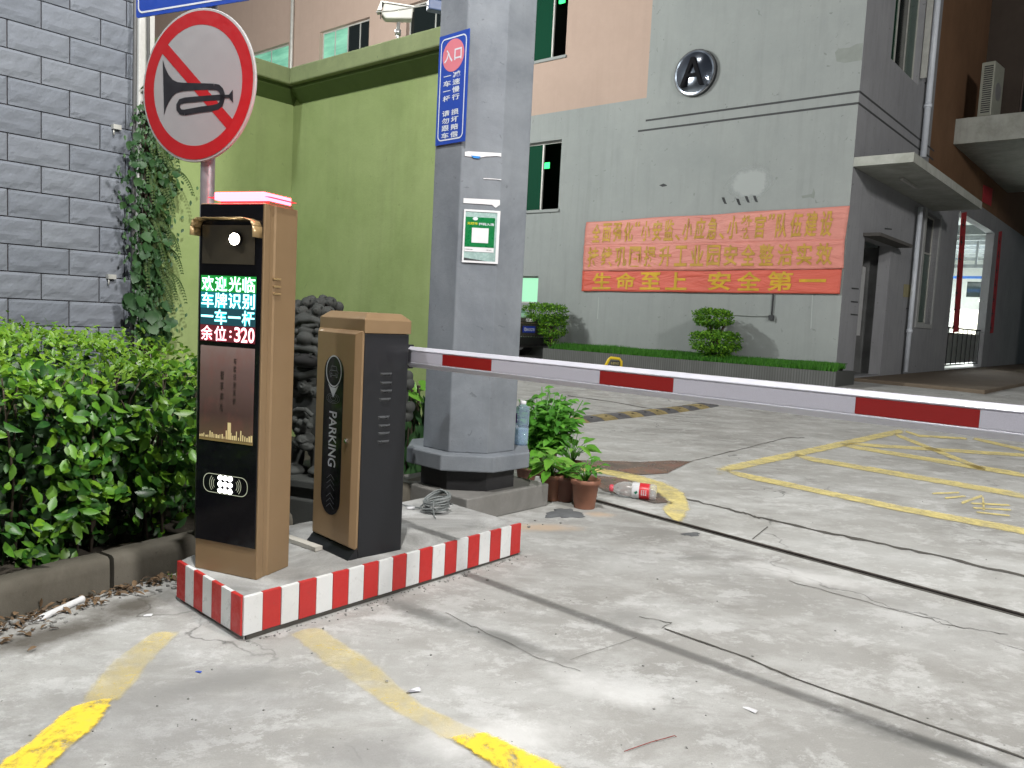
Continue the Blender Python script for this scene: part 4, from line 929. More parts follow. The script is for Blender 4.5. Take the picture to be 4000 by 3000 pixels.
# ------------------------------------------------------------------ cctv camera on its pole, blue floodlight arm
zc = ztop
x, z = FGR.px(1553, 185, .1); dpx = (FGR.w(x, .1)).y / FPX
cc = thing('cctv_camera', FGR.w(x, .1, ztop), radians(10), 'white box cctv camera on a short metal pole on top of the green wall', 'camera')
zq = (FGR.px(1550, 82, .1)[1] - ztop) / .8; cc.scale = (.8, .8, .8)
m_ = MB(); m_.tube([(0, 0, 0), (0, 0, zq - .02)], .018, 10); m_.lathe([(.03, zq * .55), (.03, zq * .72)], 10); m_.build('pole', plain('steel_pole', (.4, .4, .4), .35, .7), cc)
m_ = MB(); m_.prism([(-.17, -.035), (-.15, .075), (.14, .06), (.13, -.05), (-.13, -.075)], -.06, .06, 'y'); o = m_.build('housing', plain('dirty_white_plastic', (.50, .50, .47), .5, var=.15), cc, .012); o.location = (0, 0, zq + .06)
m_ = MB(); m_.prism([(-.215, -.01), (-.18, .085), (.15, .072), (.15, .062), (-.172, .072), (-.17, .0)], -.07, .07, 'y'); h_ = m_.build('sun_shield', M_frame, cc); h_.location = (0, 0, zq + .062)
m_ = MB(); m_.box(-.182, -.171, -.05, .05, -.05, .055); o = m_.build('lens_window', M_dark_glass, cc); o.location = (0, 0, zq + .06)
fl = thing('floodlight', FGR.w(FGR.px(1700, 25, .1)[0], .1, FGR.px(1700, 25, .1)[1]), radians(20), 'small blue grey flood light on a thin cable arm above the green wall', 'light')
m_ = MB(); m_.box(-.06, .06, -.04, .04, -.04, .04); m_.build('body', plain('blue_grey_metal', (.06, .09, .18), .4), fl, .01); m_ = MB(); m_.tube([(-.06, 0, 0), (-.3, 0, -.08), (-.45, 0, -.12)], .006, 5); m_.tube([(.05, 0, .02), (.3, .1, .12)], .015, 6); m_.build('arm', M_frame, fl)

# ------------------------------------------------------------------ octagonal column
sc_ = gp(1825, 1951, .15); d2 = Vector((cos(TH2), sin(TH2), 0)); d1v = Vector((-sin(TH2), cos(TH2), 0))
s_r = gp(2144, 1889, .15); side_len = (Vector((s_r.x, s_r.y, 0)) - Vector((sc_.x, sc_.y, 0))).length; d2r = (Vector((s_r.x, s_r.y, 0)) - Vector((sc_.x, sc_.y, 0))).normalized()
thp = atan2(d2r.y, d2r.x); d1r = Vector((-d2r.y, d2r.x, 0)); side_len = max(.74, min(.95, side_len))
cc0 = Vector((sc_.x, sc_.y, 0)) + d2r * side_len / 2 + d1r * side_len / 2
M_colr = plaster('grey_column_paint', (.215, .235, .258), (.42, .44, .48), .85, 1.6, .8, .45, .5)
M_colb = plain('black_column_base', (.022, .022, .024), .55, var=.3, bmp=.2)
M_plinth = plaster('bare_concrete', (.23, .225, .215), (.55, .55, .52), .8, 2.5, .9, .35, .5)
col = thing('gate_column', cc0, 0, 'tall octagonal grey concrete gate column on a square plinth with black base band', 'column')
ang0 = atan2(-cc0.y, -cc0.x) + radians(-1.0)     # one facet looks at the camera
def octa(r, a=ang0): return [(r * cos(a + pi / 8 + k * pi / 4), r * sin(a + pi / 8 + k * pi / 4)) for k in range(8)]
R1 = .318
zco0 = .285; zco1 = .385
m_ = MB(); m_.prism([(p.x, p.y) for p in ((d2r * a + d1r * c) * side_len / 2 for a, c in ((-1, -1), (1, -1), (1, 1), (-1, 1)))], 0, .15, 'z'); m_.build('plinth', M_plinth, col, .008)
m_ = MB(); m_.prism(octa(R1 * 1.02), .15, zco0, 'z'); m_.build('base_band', M_colb, col)
m_ = MB(); m_.prism(octa(.425), zco0, zco1, 'z'); m_.build('collar', M_colr, col, .008)
m_ = MB(); m_.prism(octa(R1), zco1, 6.5, 'z'); m_.build('shaft', M_colr, col, .006)
aF = ang0; aL = ang0 - pi / 4
ap = R1 * cos(pi / 8)
def facet(a): return Frame((cc0.x + ap * cos(a), cc0.y + ap * sin(a)), a + pi / 2)
FC, FL = facet(aF), facet(aL)
def plate_thing(name, frame, quad, label, cat, off, thick=.004):
    P = [frame.px(*p, -off) for p in quad]; ox, oz = P[3]
    t = thing(name, frame.w(ox, -off, oz), frame.th, label, cat)
    return t, [(a - ox, c - oz) for a, c in P]
def rr_rect(x0, x1, z0, z1, r, n=6):
    pts = []
    for cx, cz, a in ((x1 - r, z0 + r, -pi / 2), (x1 - r, z1 - r, 0), (x0 + r, z1 - r, pi / 2), (x0 + r, z0 + r, pi)):
        pts += [(cx + r * cos(a + pi / 2 * k / n), cz + r * sin(a + pi / 2 * k / n)) for k in range(n + 1)]
    return pts
def ring_face(mb, outer, inner, y, m=0):
    n = len(outer)
    for i in range(n): j = (i + 1) % n; mb.face([(outer[i][0], y, outer[i][1]), (outer[j][0], y, outer[j][1]), (inner[j][0], y, inner[j][1]), (inner[i][0], y, inner[i][1])], m)
M_blue = plain('blue_sign_paint', (.012, .055, .36), .35, var=.05); M_white = plain('white_sign_print', (.62, .66, .72), .45, var=.03)
M_pinkd = plain('faded_red_print', (.62, .18, .22), .45, var=.05)
t, Q = plate_thing('entrance_sign', FL, [(1719, 144), (1835, 111), (1816, 554), (1700, 570)], 'tall narrow blue Chinese entrance sign with a pink disc on the octagonal column', 'sign', .012)
Wd = sum(Q[i][0] for i in (1, 2)) / 2 - (Q[0][0] + Q[3][0]) / 2; H = (Q[0][1] + Q[1][1]) / 2
m_ = MB(); m_.box(0, Wd, 0, .004, 0, H); pl_ = m_.build('plate', M_blue, t)
b_ = .055 * Wd; m_ = MB(); ring_face(m_, rr_rect(Wd * .07, Wd * .93, Wd * .08, H - Wd * .08, Wd * .13), rr_rect(Wd * .10, Wd * .90, Wd * .11, H - Wd * .11, Wd * .10), -.001)
m_.build('border', M_white, t)
cz = H * .80; m_ = MB(); m_.prism([(Wd * .5 + Wd * .36 * cos(k * pi / 18), cz + Wd * .36 * sin(k * pi / 18)) for k in range(36)], -.0012, -.0006, 'y'); m_.build('disc', M_pinkd, t)
m_ = MB(); text_fit(m_, '入', Wd * .20, Wd * .48, cz - Wd * .14, cz + Wd * .15, -.0018, 0, .02); text_fit(m_, '口', Wd * .54, Wd * .78, cz - Wd * .12, cz + Wd * .13, -.0018, 0, .02)
def column_text(mb, s, xc, w_, ztop_, zbot, y, off=.02):
    n = len(s); st = (ztop_ - zbot) / n
    for i, ch in enumerate(s):
        if ch == ' ': continue
        zc_ = ztop_ - st * (i + .5); h_ = st * .80
        if ch == '一': text_fit(mb, ch, xc - w_ / 2, xc + w_ / 2, zc_ - h_ * .07, zc_ + h_ * .07, y, 0, off)
        else: text_fit(mb, ch, xc - w_ / 2, xc + w_ / 2, zc_ - h_ / 2, zc_ + h_ / 2, y, 0, off)
column_text(m_, '减速慢行 损坏赔偿', Wd * .64, Wd * .25, H * .655, H * .045, -.0016); column_text(m_, '一车一杆 请勿跟车', Wd * .33, Wd * .25, H * .655, H * .045, -.0016)
m_.build('lettering', M_white, t)
# torn paper scraps and the green notice
M_paper = plain('white_paper', (.66, .66, .68), .7, var=.06)
def paper(name, frame, pts, label, mat, off=.004, curl=0):
    P = [frame.px(*p, -off) for p in pts]; ox = min(p[0] for p in P); oz = min(p[1] for p in P); t = thing(name, frame.w(ox, -off, oz), frame.th, label, 'paper')
    m_ = MB(); m_.face([(a - ox, 0, c - oz) for a, c in reversed(P)]); o = m_.build('sheet', mat, t); s = o.modifiers.new('thick', 'SOLIDIFY'); s.thickness = .0012; return t
paper('torn_paper', FC, [(1811, 774), (1953, 781), (1953, 800), (1936, 812), (1922, 800), (1880, 797), (1810, 793)], 'torn white paper strip directly above the green notice on the column', M_paper)
paper('torn_paper', FC, [(1816, 593), (1830, 591), (1958, 598), (1958, 612), (1940, 609), (1900, 611), (1870, 616), (1816, 609)], 'long torn white strip with a blue scrap, highest paper remnant on the column', M_paper)
paper('torn_paper', FC, [(1840, 607), (1878, 611), (1872, 619), (1850, 617)], 'tiny blue scrap of a torn poster on the octagonal column', plain('blue_scrap', (.02, .2, .55), .6), .007)
paper('torn_paper', FC, [(1888, 696), (1920, 697), (1958, 700), (1958, 704), (1940, 701), (1915, 700), (1888, 699)], 'thin white line of torn paper between the two larger torn strips', M_paper)
t, Q = plate_thing('green_notice', FC, [(1812, 816), (1954, 825), (1946, 1032), (1804, 1024)], 'green and white printed notice in a plastic sleeve on the octagonal column', 'notice', .006)
Wd = (Q[1][0] + Q[2][0]) / 2; H = (Q[0][1] + Q[1][1]) / 2
m_ = MB(); m_.box(0, Wd, 0, .003, 0, H); m_.build('sheet', plain('pale_green_film', (.30, .42, .40), .25, var=.2, scale=12), t)
m_ = MB()
for a in ((0, Wd, H - .012, H), (0, Wd, 0, .012), (0, .010, .012, H - .012), (Wd - .018, Wd, .012, H - .012)): m_.box(a[0], a[1], -.003, -.0005, a[2], a[3])
m_.build('border', M_paper, t)
m_ = MB(); m_.box(.012, Wd - .03, -.002, -.0004, H * .30, H * .86); m_.build('green_panel', plain('notice_green', (.005, .16, .045), .3, var=.12), t)
m_ = MB(); m_.box(.012, Wd - .03, -.0021, -.0004, H * .21, H * .295); m_.box(Wd * .24, Wd * .70, -.003, -.0021, H * .38, H * .66); m_.build('white_panel', M_paper, t)
m_ = MB(); text_fit(m_, '扫码入场', Wd * .42, Wd * .84, H * .71, H * .76, -.003, 0, .02); m_.build('lettering', M_white, t); m_ = MB(); m_.prism([(Wd * .32 + .016 * cos(k * pi / 8), H * .83 + .010 * sin(k * pi / 8)) for k in range(16)], -.003, -.0021, 'y'); m_.build('notice_logo', M_white, t)
m_ = MB(); text_fit(m_, '无牌车', Wd * .10, Wd * .40, H * .715, H * .765, -.003, 0, .02); m_.build('lettering', plain('yellow_lettering', (.55, .55, .02), .5), t)
m_ = MB(); text_fit(m_, '欢迎光临', Wd * .08, Wd * .28, H * .24, H * .262, -.003); text_fit(m_, '请扫码', Wd * .66, Wd * .80, H * .24, H * .262, -.003); m_.prism([(.012, .012), (Wd * .7, .012), (.012, H * .09)], -.003, -.0004, 'y'); m_.build('dark_print', M_mk, t)

# ------------------------------------------------------------------ the raised island
ICn = gp(948.6, 2332, .17); ICr = gp(2033.7, 2043, .17); ICl = gp(697.7, 2189, .17)
di = Vector((ICr.x - ICn.x, ICr.y - ICn.y, 0)); LI = di.length; thi = atan2(di.y, di.x); FI = Frame((ICn.x, ICn.y), thi)
dl = Vector((ICl.x - ICn.x, ICl.y - ICn.y, 0)); WI = dl.length
angl = atan2(dl.y, dl.x) - thi
isl = thing('traffic_island', (ICn.x, ICn.y, 0), thi, 'raised concrete island edged with red and white glazed tiles carrying the gate machines', 'island')
cs, sn_ = cos(angl), sin(angl)
def scuffed(name, col, rough, chips=(.30, .28, .27)):
    m, nt, b = _new(name); v = worldpos(nt); f = noise_node(nt, v, 22, 8, .75, .3); g = noise_node(nt, v, 5, 6, .7)
    c = mixc(nt, ramp(nt, f, [(.60, 0), (.68, .55)]), col, chips); c = mixc(nt, ramp(nt, g, [(.45, 0), (.8, .5)]), c, tuple(x * .62 for x in col))
    oi = nt.nodes.new('ShaderNodeObjectInfo'); c = mixc(nt, ramp(nt, oi.outputs['Random'], [(0, 0), (1, .22)]), c, tuple(x * .55 + .03 for x in col))
    nt.links.new(c, b.inputs['Base Color']); nt.links.new(ramp(nt, f, [(.4, rough), (.65, .75)]), b.inputs['Roughness']); return m
def island_mat():
    m, nt, b = _new('trowelled_concrete'); v = worldpos(nt)
    c = ramp(nt, noise_node(nt, v, 3.0, 8, .68, .8), [(.3, (.17, .168, .162)), (.5, (.31, .31, .30)), (.66, (.47, .47, .465))])
    c = mixc(nt, ramp(nt, noise_node(nt, v, 120, 4, .8), [(.35, .3), (.6, 0)]), c, (.15, .15, .15)); nt.links.new(c, b.inputs['Base Color']); b.inputs['Roughness'].default_value = .85
    bump(nt, b, noise_node(nt, v, 60, 8, .7), .5, .005); return m
M_isl = island_mat()
m_ = MB(); iw = WI
bx, by = cs * iw, sn_ * iw
m_.prism([(.012, .012), (LI - .004, .012), (LI + bx * 1.05, by * 1.35), (bx + .35, by * 1.3), (bx + .012, by)], 0, .1675, 'z'); m_.build('slab', M_isl, isl)
m_ = MB(); m_.prism([(.02, .004), (LI, .004), (LI, .0115), (.02, .0115)], 0, .02, 'z'); m_.build('dirt_joint', mck, isl)
M_tr = [scuffed('red_glazed_tile', (.50, .022, .02), .28, (.30, .12, .11)), scuffed('white_glazed_tile', (.70, .71, .71), .26, (.42, .41, .40))]
nt_ = 20; tw_ = LI / nt_
tms = []
for mt in M_tr:
    m_ = MB(); m_.box(0, 1, -.006, .010, 0, .145); tms.append(m_.mesh('tile', mt))
for k in range(nt_):
    # widths read from the photo: near tiles are cut a little wider
    a_ = tw_ * k; o = link('tile', tms[1 - k % 2] if k < 40 else tms[0], isl, .0015, 1); zb = .022 - .010 * k / nt_
    o.location = (a_ + .0015, random.uniform(-.0015, .001), zb); o.scale = (tw_ - .003, 1, (.170 - zb) / .145)
ns = 7; tl = WI / ns
for k in range(ns):
    o = link('tile', tms[0 if k % 2 == 0 else 1], isl, .0015, 1); o.rotation_euler = (0, 0, angl + pi); zb = .022 - .008 * k / ns
    a_ = tl * (k + 1) ; o.location = (cs * a_, sn_ * a_, zb); o.scale = (tl - .003, 1, (.170 - zb) / .145)
# far side strip of small loose gravel is part of the debris below

# ------------------------------------------------------------------ number plate kiosk
kc = gp(1001, 2265, .17); kl = gp(760.6, 2214.7, .17); dk = Vector((kc.x - kl.x, kc.y - kl.y, 0)); KW = dk.length; thk = atan2(dk.y, dk.x); FK = Frame((kl.x, kl.y), thk)
KD = .20
ks = thing('ticket_kiosk', (kl.x, kl.y, .1675), thk, 'tall gold and black number plate recognition kiosk with a lit display and red light bar', 'kiosk')
KH = FK.px(1027.5, 792)[1] - .1675
M_gold = plain('champagne_gold_paint', (.27, .178, .095), .42, .3, var=.04, coat=.1); M_bg = plain('black_glass', (.005, .005, .007), .09, var=.02, spec=.3)
def kp(px, py, v=0): a, z = FK.px(px, py, v); return a, z - .1675
# body with a shallow vertical recess in each side
dR = [(KW, 0), (KW, KD * .16), (KW - .004, KD * .20), (KW - .004, KD * .30), (KW, KD * .34), (KW, KD), (0, KD), (0, KD * .5), (.010, KD * .42), (.010, KD * .22), (0, KD * .16), (0, 0)]
m_ = MB(); m_.prism(dR, 0, KH, 'z'); m_.build('body', M_gold, ks, .004)
zg0 = kp(1001, 2145)[1]
m_ = MB(); m_.box(.004, KW - .006, -.006, -.0005, zg0, KH - .004); m_.build('glass_front', M_bg, ks, .002)
m_ = MB(); x0, zt1 = kp(830, 775); 
xa, za = kp(792, 800); m_.box(KW * .22, KW * 1.0 + .02 - .03, .035, KD - .02, KH, KH + .012); m_.build('lamp_seat', M_gold, ks)
M_bar = emis('red_light_bar', (1.0, .028, .045), 30)
m_ = MB(); m_.box(KW * .20, KW - .010, .004, KD - .03, KH + .0125, KH + .042); m_.build('light_bar', M_bar, ks, .004)
m_ = MB(); m_.prism(rr_rect(KW * .06, KW + .012, .010, KD - .018, .012), KH + .0240, KH + .0252, 'z'); m_.build('bloom_rim', emis('red_bloom_rim', (1.0, .02, .05), 1.3), ks)  # added glowing sheet, stands in for the bar's red bloom
M_vis = plain('gold_visor', (.36, .25, .12), .35, .3)
# visor: thin hood bent down at both ends
zv = kp(870, 868)[1]
prof = [(.002, -.055), (.004, -.02), (.014, .004), (.035, .012), (KW - .05, .012), (KW - .018, .002), (KW - .006, -.02), (KW - .004, -.06)]
m_ = MB()
for i in range(len(prof) - 1):
    a, c = prof[i], prof[i + 1]
    for (y0, y1) in ((-.058, -.006),):
        m_.face([(a[0], y0, zv + a[1]), (c[0], y0, zv + c[1]), (c[0], y1, zv + c[1]), (a[0], y1, zv + a[1])], 0, True)
o = m_.build('visor', M_vis, ks); s = o.modifiers.new('thick', 'SOLIDIFY'); s.thickness = .004
# camera window, lamp
wx0, wz1 = kp(798, 880); wx1, wz0 = kp(998, 1035)
m_ = MB(); m_.box(wx0, wx1, -.0085, -.006, wz0, wz1); m_.build('camera_window', plain('smoky_camera_glass', (.06, .05, .035), .1, spec=.8), ks)
lx, lz = kp(918, 934, -.02)
m_ = MB(); disc(m_, .027, -.022, -.0085, 24); o = m_.build('lamp_ring', M_bg, ks); o.location = (lx, 0, lz)
m_ = MB(); disc(m_, .022, -.026, -.0225, 24); m_.ball((0, -.026, 0), (.022, .006, .022), 20, 8); o = m_.build('white_lamp', emis('white_spot_lamp', (1, .90, .70), 45), ks); o.location = (lx, 0, lz)
# display: lettering in bright diodes; halo and row spill added as glowing sheets behind
sx0, sz1 = kp(792, 1074); sx1, sz0 = kp(1003, 1345); rowz = [sz1 + (sz0 - sz1) * t_ for t_ in (0, .25, .5, .75, 1.0)]
def led(name, c, s): 
    m, nt, b = _new(name); v = worldpos(nt); b.inputs['Base Color'].default_value = (.01, .01, .012, 1)
    b.inputs['Emission Color'].default_value = (*c, 1); b.inputs['Emission Strength'].default_value = s; b.inputs['Roughness'].default_value = .5; return m
rows = [('欢迎光临', (.10, 1, .30), (0, .30, .03), (.62, 1, .85)), ('车牌识别', (0, .8, .9), (0, .20, .24), (.55, 1, 1)), ('一车一杆', (0, .8, .9), (0, .055, .075), (.35, .95, 1)), ('余位:320', (1, .05, .1), (.13, .003, .01), (1, .55, .6))]
scr = MB(); scr.box(sx0, sx1, -.009, -.006, sz0, sz1); so_ = scr.build('led_display', M_bg, ks)
for k, (txt, halo, back, core) in enumerate(rows):
    za, zb = rowz[k], rowz[k + 1]; m_ = MB(); m_.box(sx0 + .001, sx1 - .001, -.0096, -.0091, zb + .0005, za - .0005); m_.build('display_spill', led('led_row_spill', back, 1.0), so_)
    cells_ = list(txt); ww = [1 if ord(c) > 200 else .5 for c in cells_]; tot = sum(ww); u = sx0 + .002
    m1 = MB(); m2 = MB()
    for c, w_ in zip(cells_, ww):
        wd = (sx1 - sx0 - .004) * w_ / tot; hz = za - zb
        zA, zB = zb + hz * .05, za - hz * .05
        if c == '一': zA, zB = zb + hz * .46, zb + hz * .58
        if c == ':': zA, zB = zb + hz * .28, zb + hz * .72
        mx_ = wd * (.05 if c != ':' else .34)
        text_fit(m2, c, u + mx_ - .0008, u + wd - mx_ + .0008, zA - .0008, zB + .0008, -.0099, 0, .045 if k < 3 else .04); text_fit(m1, c, u + mx_, u + wd - mx_, zA, zB, -.0104, 0, .012); u += wd
    m2.build('lettering', led('led_halo', halo, 1.1), so_); m1.build('lettering', led('led_core', core, 3.2), so_)
# picture panel under the display
ax0, az1 = kp(790, 1347); ax1, az0 = kp(991, 1740)
def ad_mat():
    m, nt, b = _new('dusky_skyline_print'); t = coords(nt, 'Generated'); sx = nt.nodes.new('ShaderNodeSeparateXYZ'); nt.links.new(t, sx.inputs[0])
    c = ramp(nt, sx.outputs['Z'], [(0, (.30, .22, .08)), (.05, (.13, .085, .055)), (.3, (.085, .05, .045)), (.75, (.17, .105, .10)), (1, (.26, .18, .17))])
    f = noise_node(nt, t, 3, 4); c = mixc(nt, ramp(nt, f, [(.5, 0), (.8, .5)]), c, (.25, .08, .07)); nt.links.new(c, b.inputs['Base Color']); b.inputs['Roughness'].default_value = .2; return m
m_ = MB(); m_.box(ax0, ax1, -.0085, -.006, az0, az1); ad = m_.build('picture_panel', ad_mat(), ks)
m_ = MB(); column_text(m_, '车牌识别系统', ax0 + (ax1 - ax0) * .655, .014, az1 - (az1 - az0) * .10, az1 - (az1 - az0) * .60, -.0092); column_text(m_, '智享停车', ax0 + (ax1 - ax0) * .42, .017, az1 - (az1 - az0) * .24, az1 - (az1 - az0) * .70, -.0092); m_.build('lettering', plain('brown_print', (.035, .02, .018), .4), ad)
m_ = MB(); rr = random.Random(3); W_ = ax1 - ax0; HH = az1 - az0
for k in range(26):
    x = ax0 + W_ * (k + .2) / 26; h_ = HH * (.02 + .05 * rr.random() ** 2) * (1.6 if 12 < k else 1); m_.box(x, x + W_ * rr.uniform(.012, .03), -.0092, -.0086, az0 + .012, az0 + .012 + h_)
m_.box(ax0 + W_ * .54, ax0 + W_ * .60, -.0092, -.0086, az0 + .012, az0 + HH * .21); m_.build('skyline', emis('glowing_skyline_print', (.9, .75, .35), .28, (.5, .4, .2)), ad)  # faint glow added to the skyline print, no lamp behind it
# fill light: nine white diodes in a rounded outline with radio waves
fx0, fz1 = kp(800, 1836); fx1, fz0 = kp(971, 1950); fh = (fz1 - fz0) * .86; fc = (fz0 + fz1) / 2; fcx = (fx0 + fx1) / 2; fw = fx1 - fx0
m_ = MB(); ring_face(m_, rr_rect(fx0, fx1, fc - fh / 2, fc + fh / 2, fh * .42), rr_rect(fx0 + .0025, fx1 - .0025, fc - fh / 2 + .0025, fc + fh / 2 - .0025, fh * .40), -.0075)
for s in (-1, 1):
    for r_ in (.30, .42, .54):
        for j in range(8):
            a0_ = radians(-42 + 84 * j / 8); a1_ = radians(-42 + 84 * (j + 1) / 8); cx_ = fcx + s * fw * .16; R_ = fh * r_
            m_.face([(cx_ + s * R_ * cos(a0_), -.0075, fc + R_ * sin(a0_)), (cx_ + s * (R_ + .0022) * cos(a0_), -.0075, fc + (R_ + .0022) * sin(a0_)), (cx_ + s * (R_ + .0022) * cos(a1_), -.0075, fc + (R_ + .0022) * sin(a1_)), (cx_ + s * R_ * cos(a1_), -.0075, fc + R_ * sin(a1_))])
m_.build('fill_light_outline', emis('glowing_line_print', (.8, .85, .6), .55), ks)  # printed outline given a glow of its own
M_dio = emis('white_diode', (1, 1, .98), 8)
for i in range(3):
    for j in range(3):
        m_ = MB(); disc(m_, .0098, -.010, -.0062, 20); o = m_.build('diode', M_dio, ks); o.location = (fcx + (i - 1) * .0245, 0, fc + (j - 1) * .0255)
# slots on the right side
for k in range(3):
    za_ = .1675; Fs = Frame(FK.w(KW, 0), thk + pi / 2); a_, z_ = Fs.px(1081, 1091 + 29 * k); 
    m_ = MB(); m_.box(KW - .002, KW + .0045, a_ - .020, a_ + .022, z_ - za_ - .004, z_ - za_ + .004); m_.build('side_slot', M_vis, ks, .001)

# ------------------------------------------------------------------ barrier machine
bc = gp(1396, 2181, .17); bl = gp(1211, 2110, .17); br = gp(1566, 2146, .17)
db = Vector((bc.x - bl.x, bc.y - bl.y, 0)); thb = atan2((br - bc).y, (br - bc).x) - pi / 2; BWd = db.length; BD = Vector((br.x - bc.x, br.y - bc.y, 0)).length
FBX = Frame((bc.x, bc.y), thb)     # local x to the right along the door face, origin at the near right corner
bxr = thing('barrier_machine', (bc.x, bc.y, .1675), thb, 'gold and black barrier gate cabinet with a PARKING panel standing on the island', 'barrier machine')
def bp_(px, py, v=0): a, z = FBX.px(px, py, v); return a, z - .1675
M_char = plain('charcoal_powder_coat', (.011, .012, .015), .38, .1, var=.08)
zb1 = bp_(1421, 1302)[1]; zc1_ = bp_(1423, 1247)[1]; zc2_ = bp_(1427, 1226)[1]
m_ = MB(); m_.box(-BWd, 0, 0, BD, 0.0, zb1); m_.build('body', M_char, bxr, .004)
m_ = MB(); k0 = len(m_.v); e = .006; i_ = .028
m_.add([(-BWd - e, -e, zb1 + .001), (e, -e, zb1 + .001), (e, BD + e, zb1 + .001), (-BWd - e, BD + e, zb1 + .001), (-BWd - e, -e, zc1_), (e, -e, zc1_), (e, BD + e, zc1_), (-BWd - e, BD + e, zc1_),
        (-BWd + i_, i_, zc2_ + .006), (-i_, i_, zc2_ + .006), (-i_, BD - i_, zc2_ + .006), (-BWd + i_, BD - i_, zc2_ + .006)],
       [(3, 2, 1, 0), (0, 1, 5, 4), (1, 2, 6, 5), (2, 3, 7, 6), (3, 0, 4, 7), (4, 5, 9, 8), (5, 6, 10, 9), (6, 7, 11, 10), (7, 4, 8, 11), (8, 9, 10, 11)])
m_.build('cap', M_gold, bxr, .003)
dz1 = bp_(1421, 1293)[1]; dz0 = bp_(1394, 2148)[1]
m_ = MB(); T = -.030; q_ = .022
m_.add([(-BWd, -.001, dz0), (-.002, -.001, dz0), (-.002, -.001, dz1), (-BWd, -.001, dz1), (-BWd, -.010, dz0), (-.002, -.010, dz0), (-.002, -.010, dz1), (-BWd, -.010, dz1), (-BWd + q_, T, dz0 + q_ * .6), (-q_ - .006, T, dz0 + q_ * .6), (-q_ - .006, T, dz1 - q_ * .7), (-BWd + q_, T, dz1 - q_ * .7)],
       [(0, 1, 5, 4), (1, 2, 6, 5), (2, 3, 7, 6), (3, 0, 4, 7), (4, 5, 9, 8), (5, 6, 10, 9), (6, 7, 11, 10), (7, 4, 8, 11), (8, 9, 10, 11)])
door = m_.build('door', M_gold, bxr, .002)
m_ = MB(); m_.prism([(-.10, .012), (.02, .012), (.02, 0), (-.10, 0)], -BWd, 0, 'x') if False else m_.add([(-BWd, -.05, 0), (0, -.05, 0), (0, 0, 0), (-BWd, 0, 0), (-BWd, -.004, .05), (0, -.004, .05)], [(0, 1, 5, 4), (0, 4, 3), (1, 2, 5), (3, 2, 1, 0)]); m_.build('base_skirt', M_char, bxr)
# panel
c6 = lambda x, y: (1000 + x * .7233, 1100 + y * .7233)
pT = bp_(*c6(420, 398), T); pB = bp_(*c6(400, 1258), T); pL = bp_(*c6(362, 820), T)[0]; pR = bp_(*c6(465, 820), T)[0]
w_ = pR - pL; x0, x1, z0_, z1_ = pL, pR, pB[1], pT[1]
m_ = MB(); m_.prism(rr_rect(x0, x1, z0_, z1_, w_ * .499, 10), T - .002, T - .0004, 'y'); pan = m_.build('parking_panel', plain('gloss_black_panel', (.008, .008, .010), .12, spec=.6), door)
M_silver = plain('silver_print', (.42, .43, .46), .4, .2); yp = T - .0026; cxp = (x0 + x1) / 2
m_ = MB(); R_ = w_ * .40; cpz = bp_(*c6(425, 484), T)[1]; zTip = bp_(*c6(418, 626), T)[1]
def stretch(a, r): return (cxp + r * cos(a), cpz + r * 1.12 * sin(a))
nn_ = 40
for k in range(nn_):
    a0_, a1_ = 2 * pi * k / nn_, 2 * pi * (k + 1) / nn_
    p = [stretch(a0_, R_), stretch(a1_, R_), stretch(a1_, R_ * .91), stretch(a0_, R_ * .91)]; m_.face([(a, yp, c) for a, c in p])
m_.build('pin_ring', M_silver, pan); m_ = MB()
m_.face([(cxp - R_ * .68, yp, cpz - R_ * .92), (cxp, yp, zTip), (cxp + R_ * .68, yp, cpz - R_ * .92), (cxp + R_ * .3, yp, cpz - R_ * 1.14), (cxp - R_ * .3, yp, cpz - R_ * 1.14)])
m_.build('pin_point', M_silver, pan); m_ = MB()
# PARKING reads downwards
vs_, fs_ = text_geo('PARKING', .015); ax_ = min(v_[0] for v_ in vs_); bx_ = max(v_[0] for v_ in vs_); ay_ = min(v_[1] for v_ in vs_); by_ = max(v_[1] for v_ in vs_)
zT = bp_(*c6(412, 700), T)[1]; zBt = bp_(*c6(405, 998), T)[1]
m_.add([(cxp - w_ * .17 + w_ * .40 * (v_[1] - ay_) / (by_ - ay_), yp, zT - (zT - zBt) * (v_[0] - ax_) / (bx_ - ax_)) for v_ in vs_], fs_)
m_.build('lettering', M_silver, pan)
m_ = MB()
def stroke2(p, q, t_=.0016):
    d = Vector((q[0] - p[0], q[1] - p[1])); n_ = Vector((-d.y, d.x)).normalized() * t_ / 2
    m_.face([(p[0] - n_.x, yp, p[1] - n_.y), (q[0] - n_.x, yp, q[1] - n_.y), (q[0] + n_.x, yp, q[1] + n_.y), (p[0] + n_.x, yp, p[1] + n_.y)])
cw_ = R_ * .5
for pl2 in ([(-1, -.6), (-1.1, -.1), (-.8, .1), (-.6, .7), (.6, .7), (.8, .1), (1.1, -.1), (1, -.6), (-1, -.6)], [(-.8, .1), (.8, .1)], [(-.9, -.35), (-.4, -.35)], [(.4, -.35), (.9, -.35)], [(-.9, -.6), (-.9, -.85), (-.6, -.85), (-.6, -.6)], [(.9, -.6), (.9, -.85), (.6, -.85), (.6, -.6)]):
    for a, c in zip(pl2, pl2[1:]): stroke2((cxp + a[0] * cw_, cpz + a[1] * cw_), (cxp + c[0] * cw_, cpz + c[1] * cw_))
tz = zTip
for rr_ in (.35, .62, .85):
    for k in range(24):
        a0_, a1_ = 2 * pi * k / 24, 2 * pi * (k + 1) / 24; stroke2((cxp + R_ * rr_ * cos(a0_), tz - .004 + R_ * .4 * rr_ * sin(a0_)), (cxp + R_ * rr_ * cos(a1_), tz - .004 + R_ * .4 * rr_ * sin(a1_)), .0011)
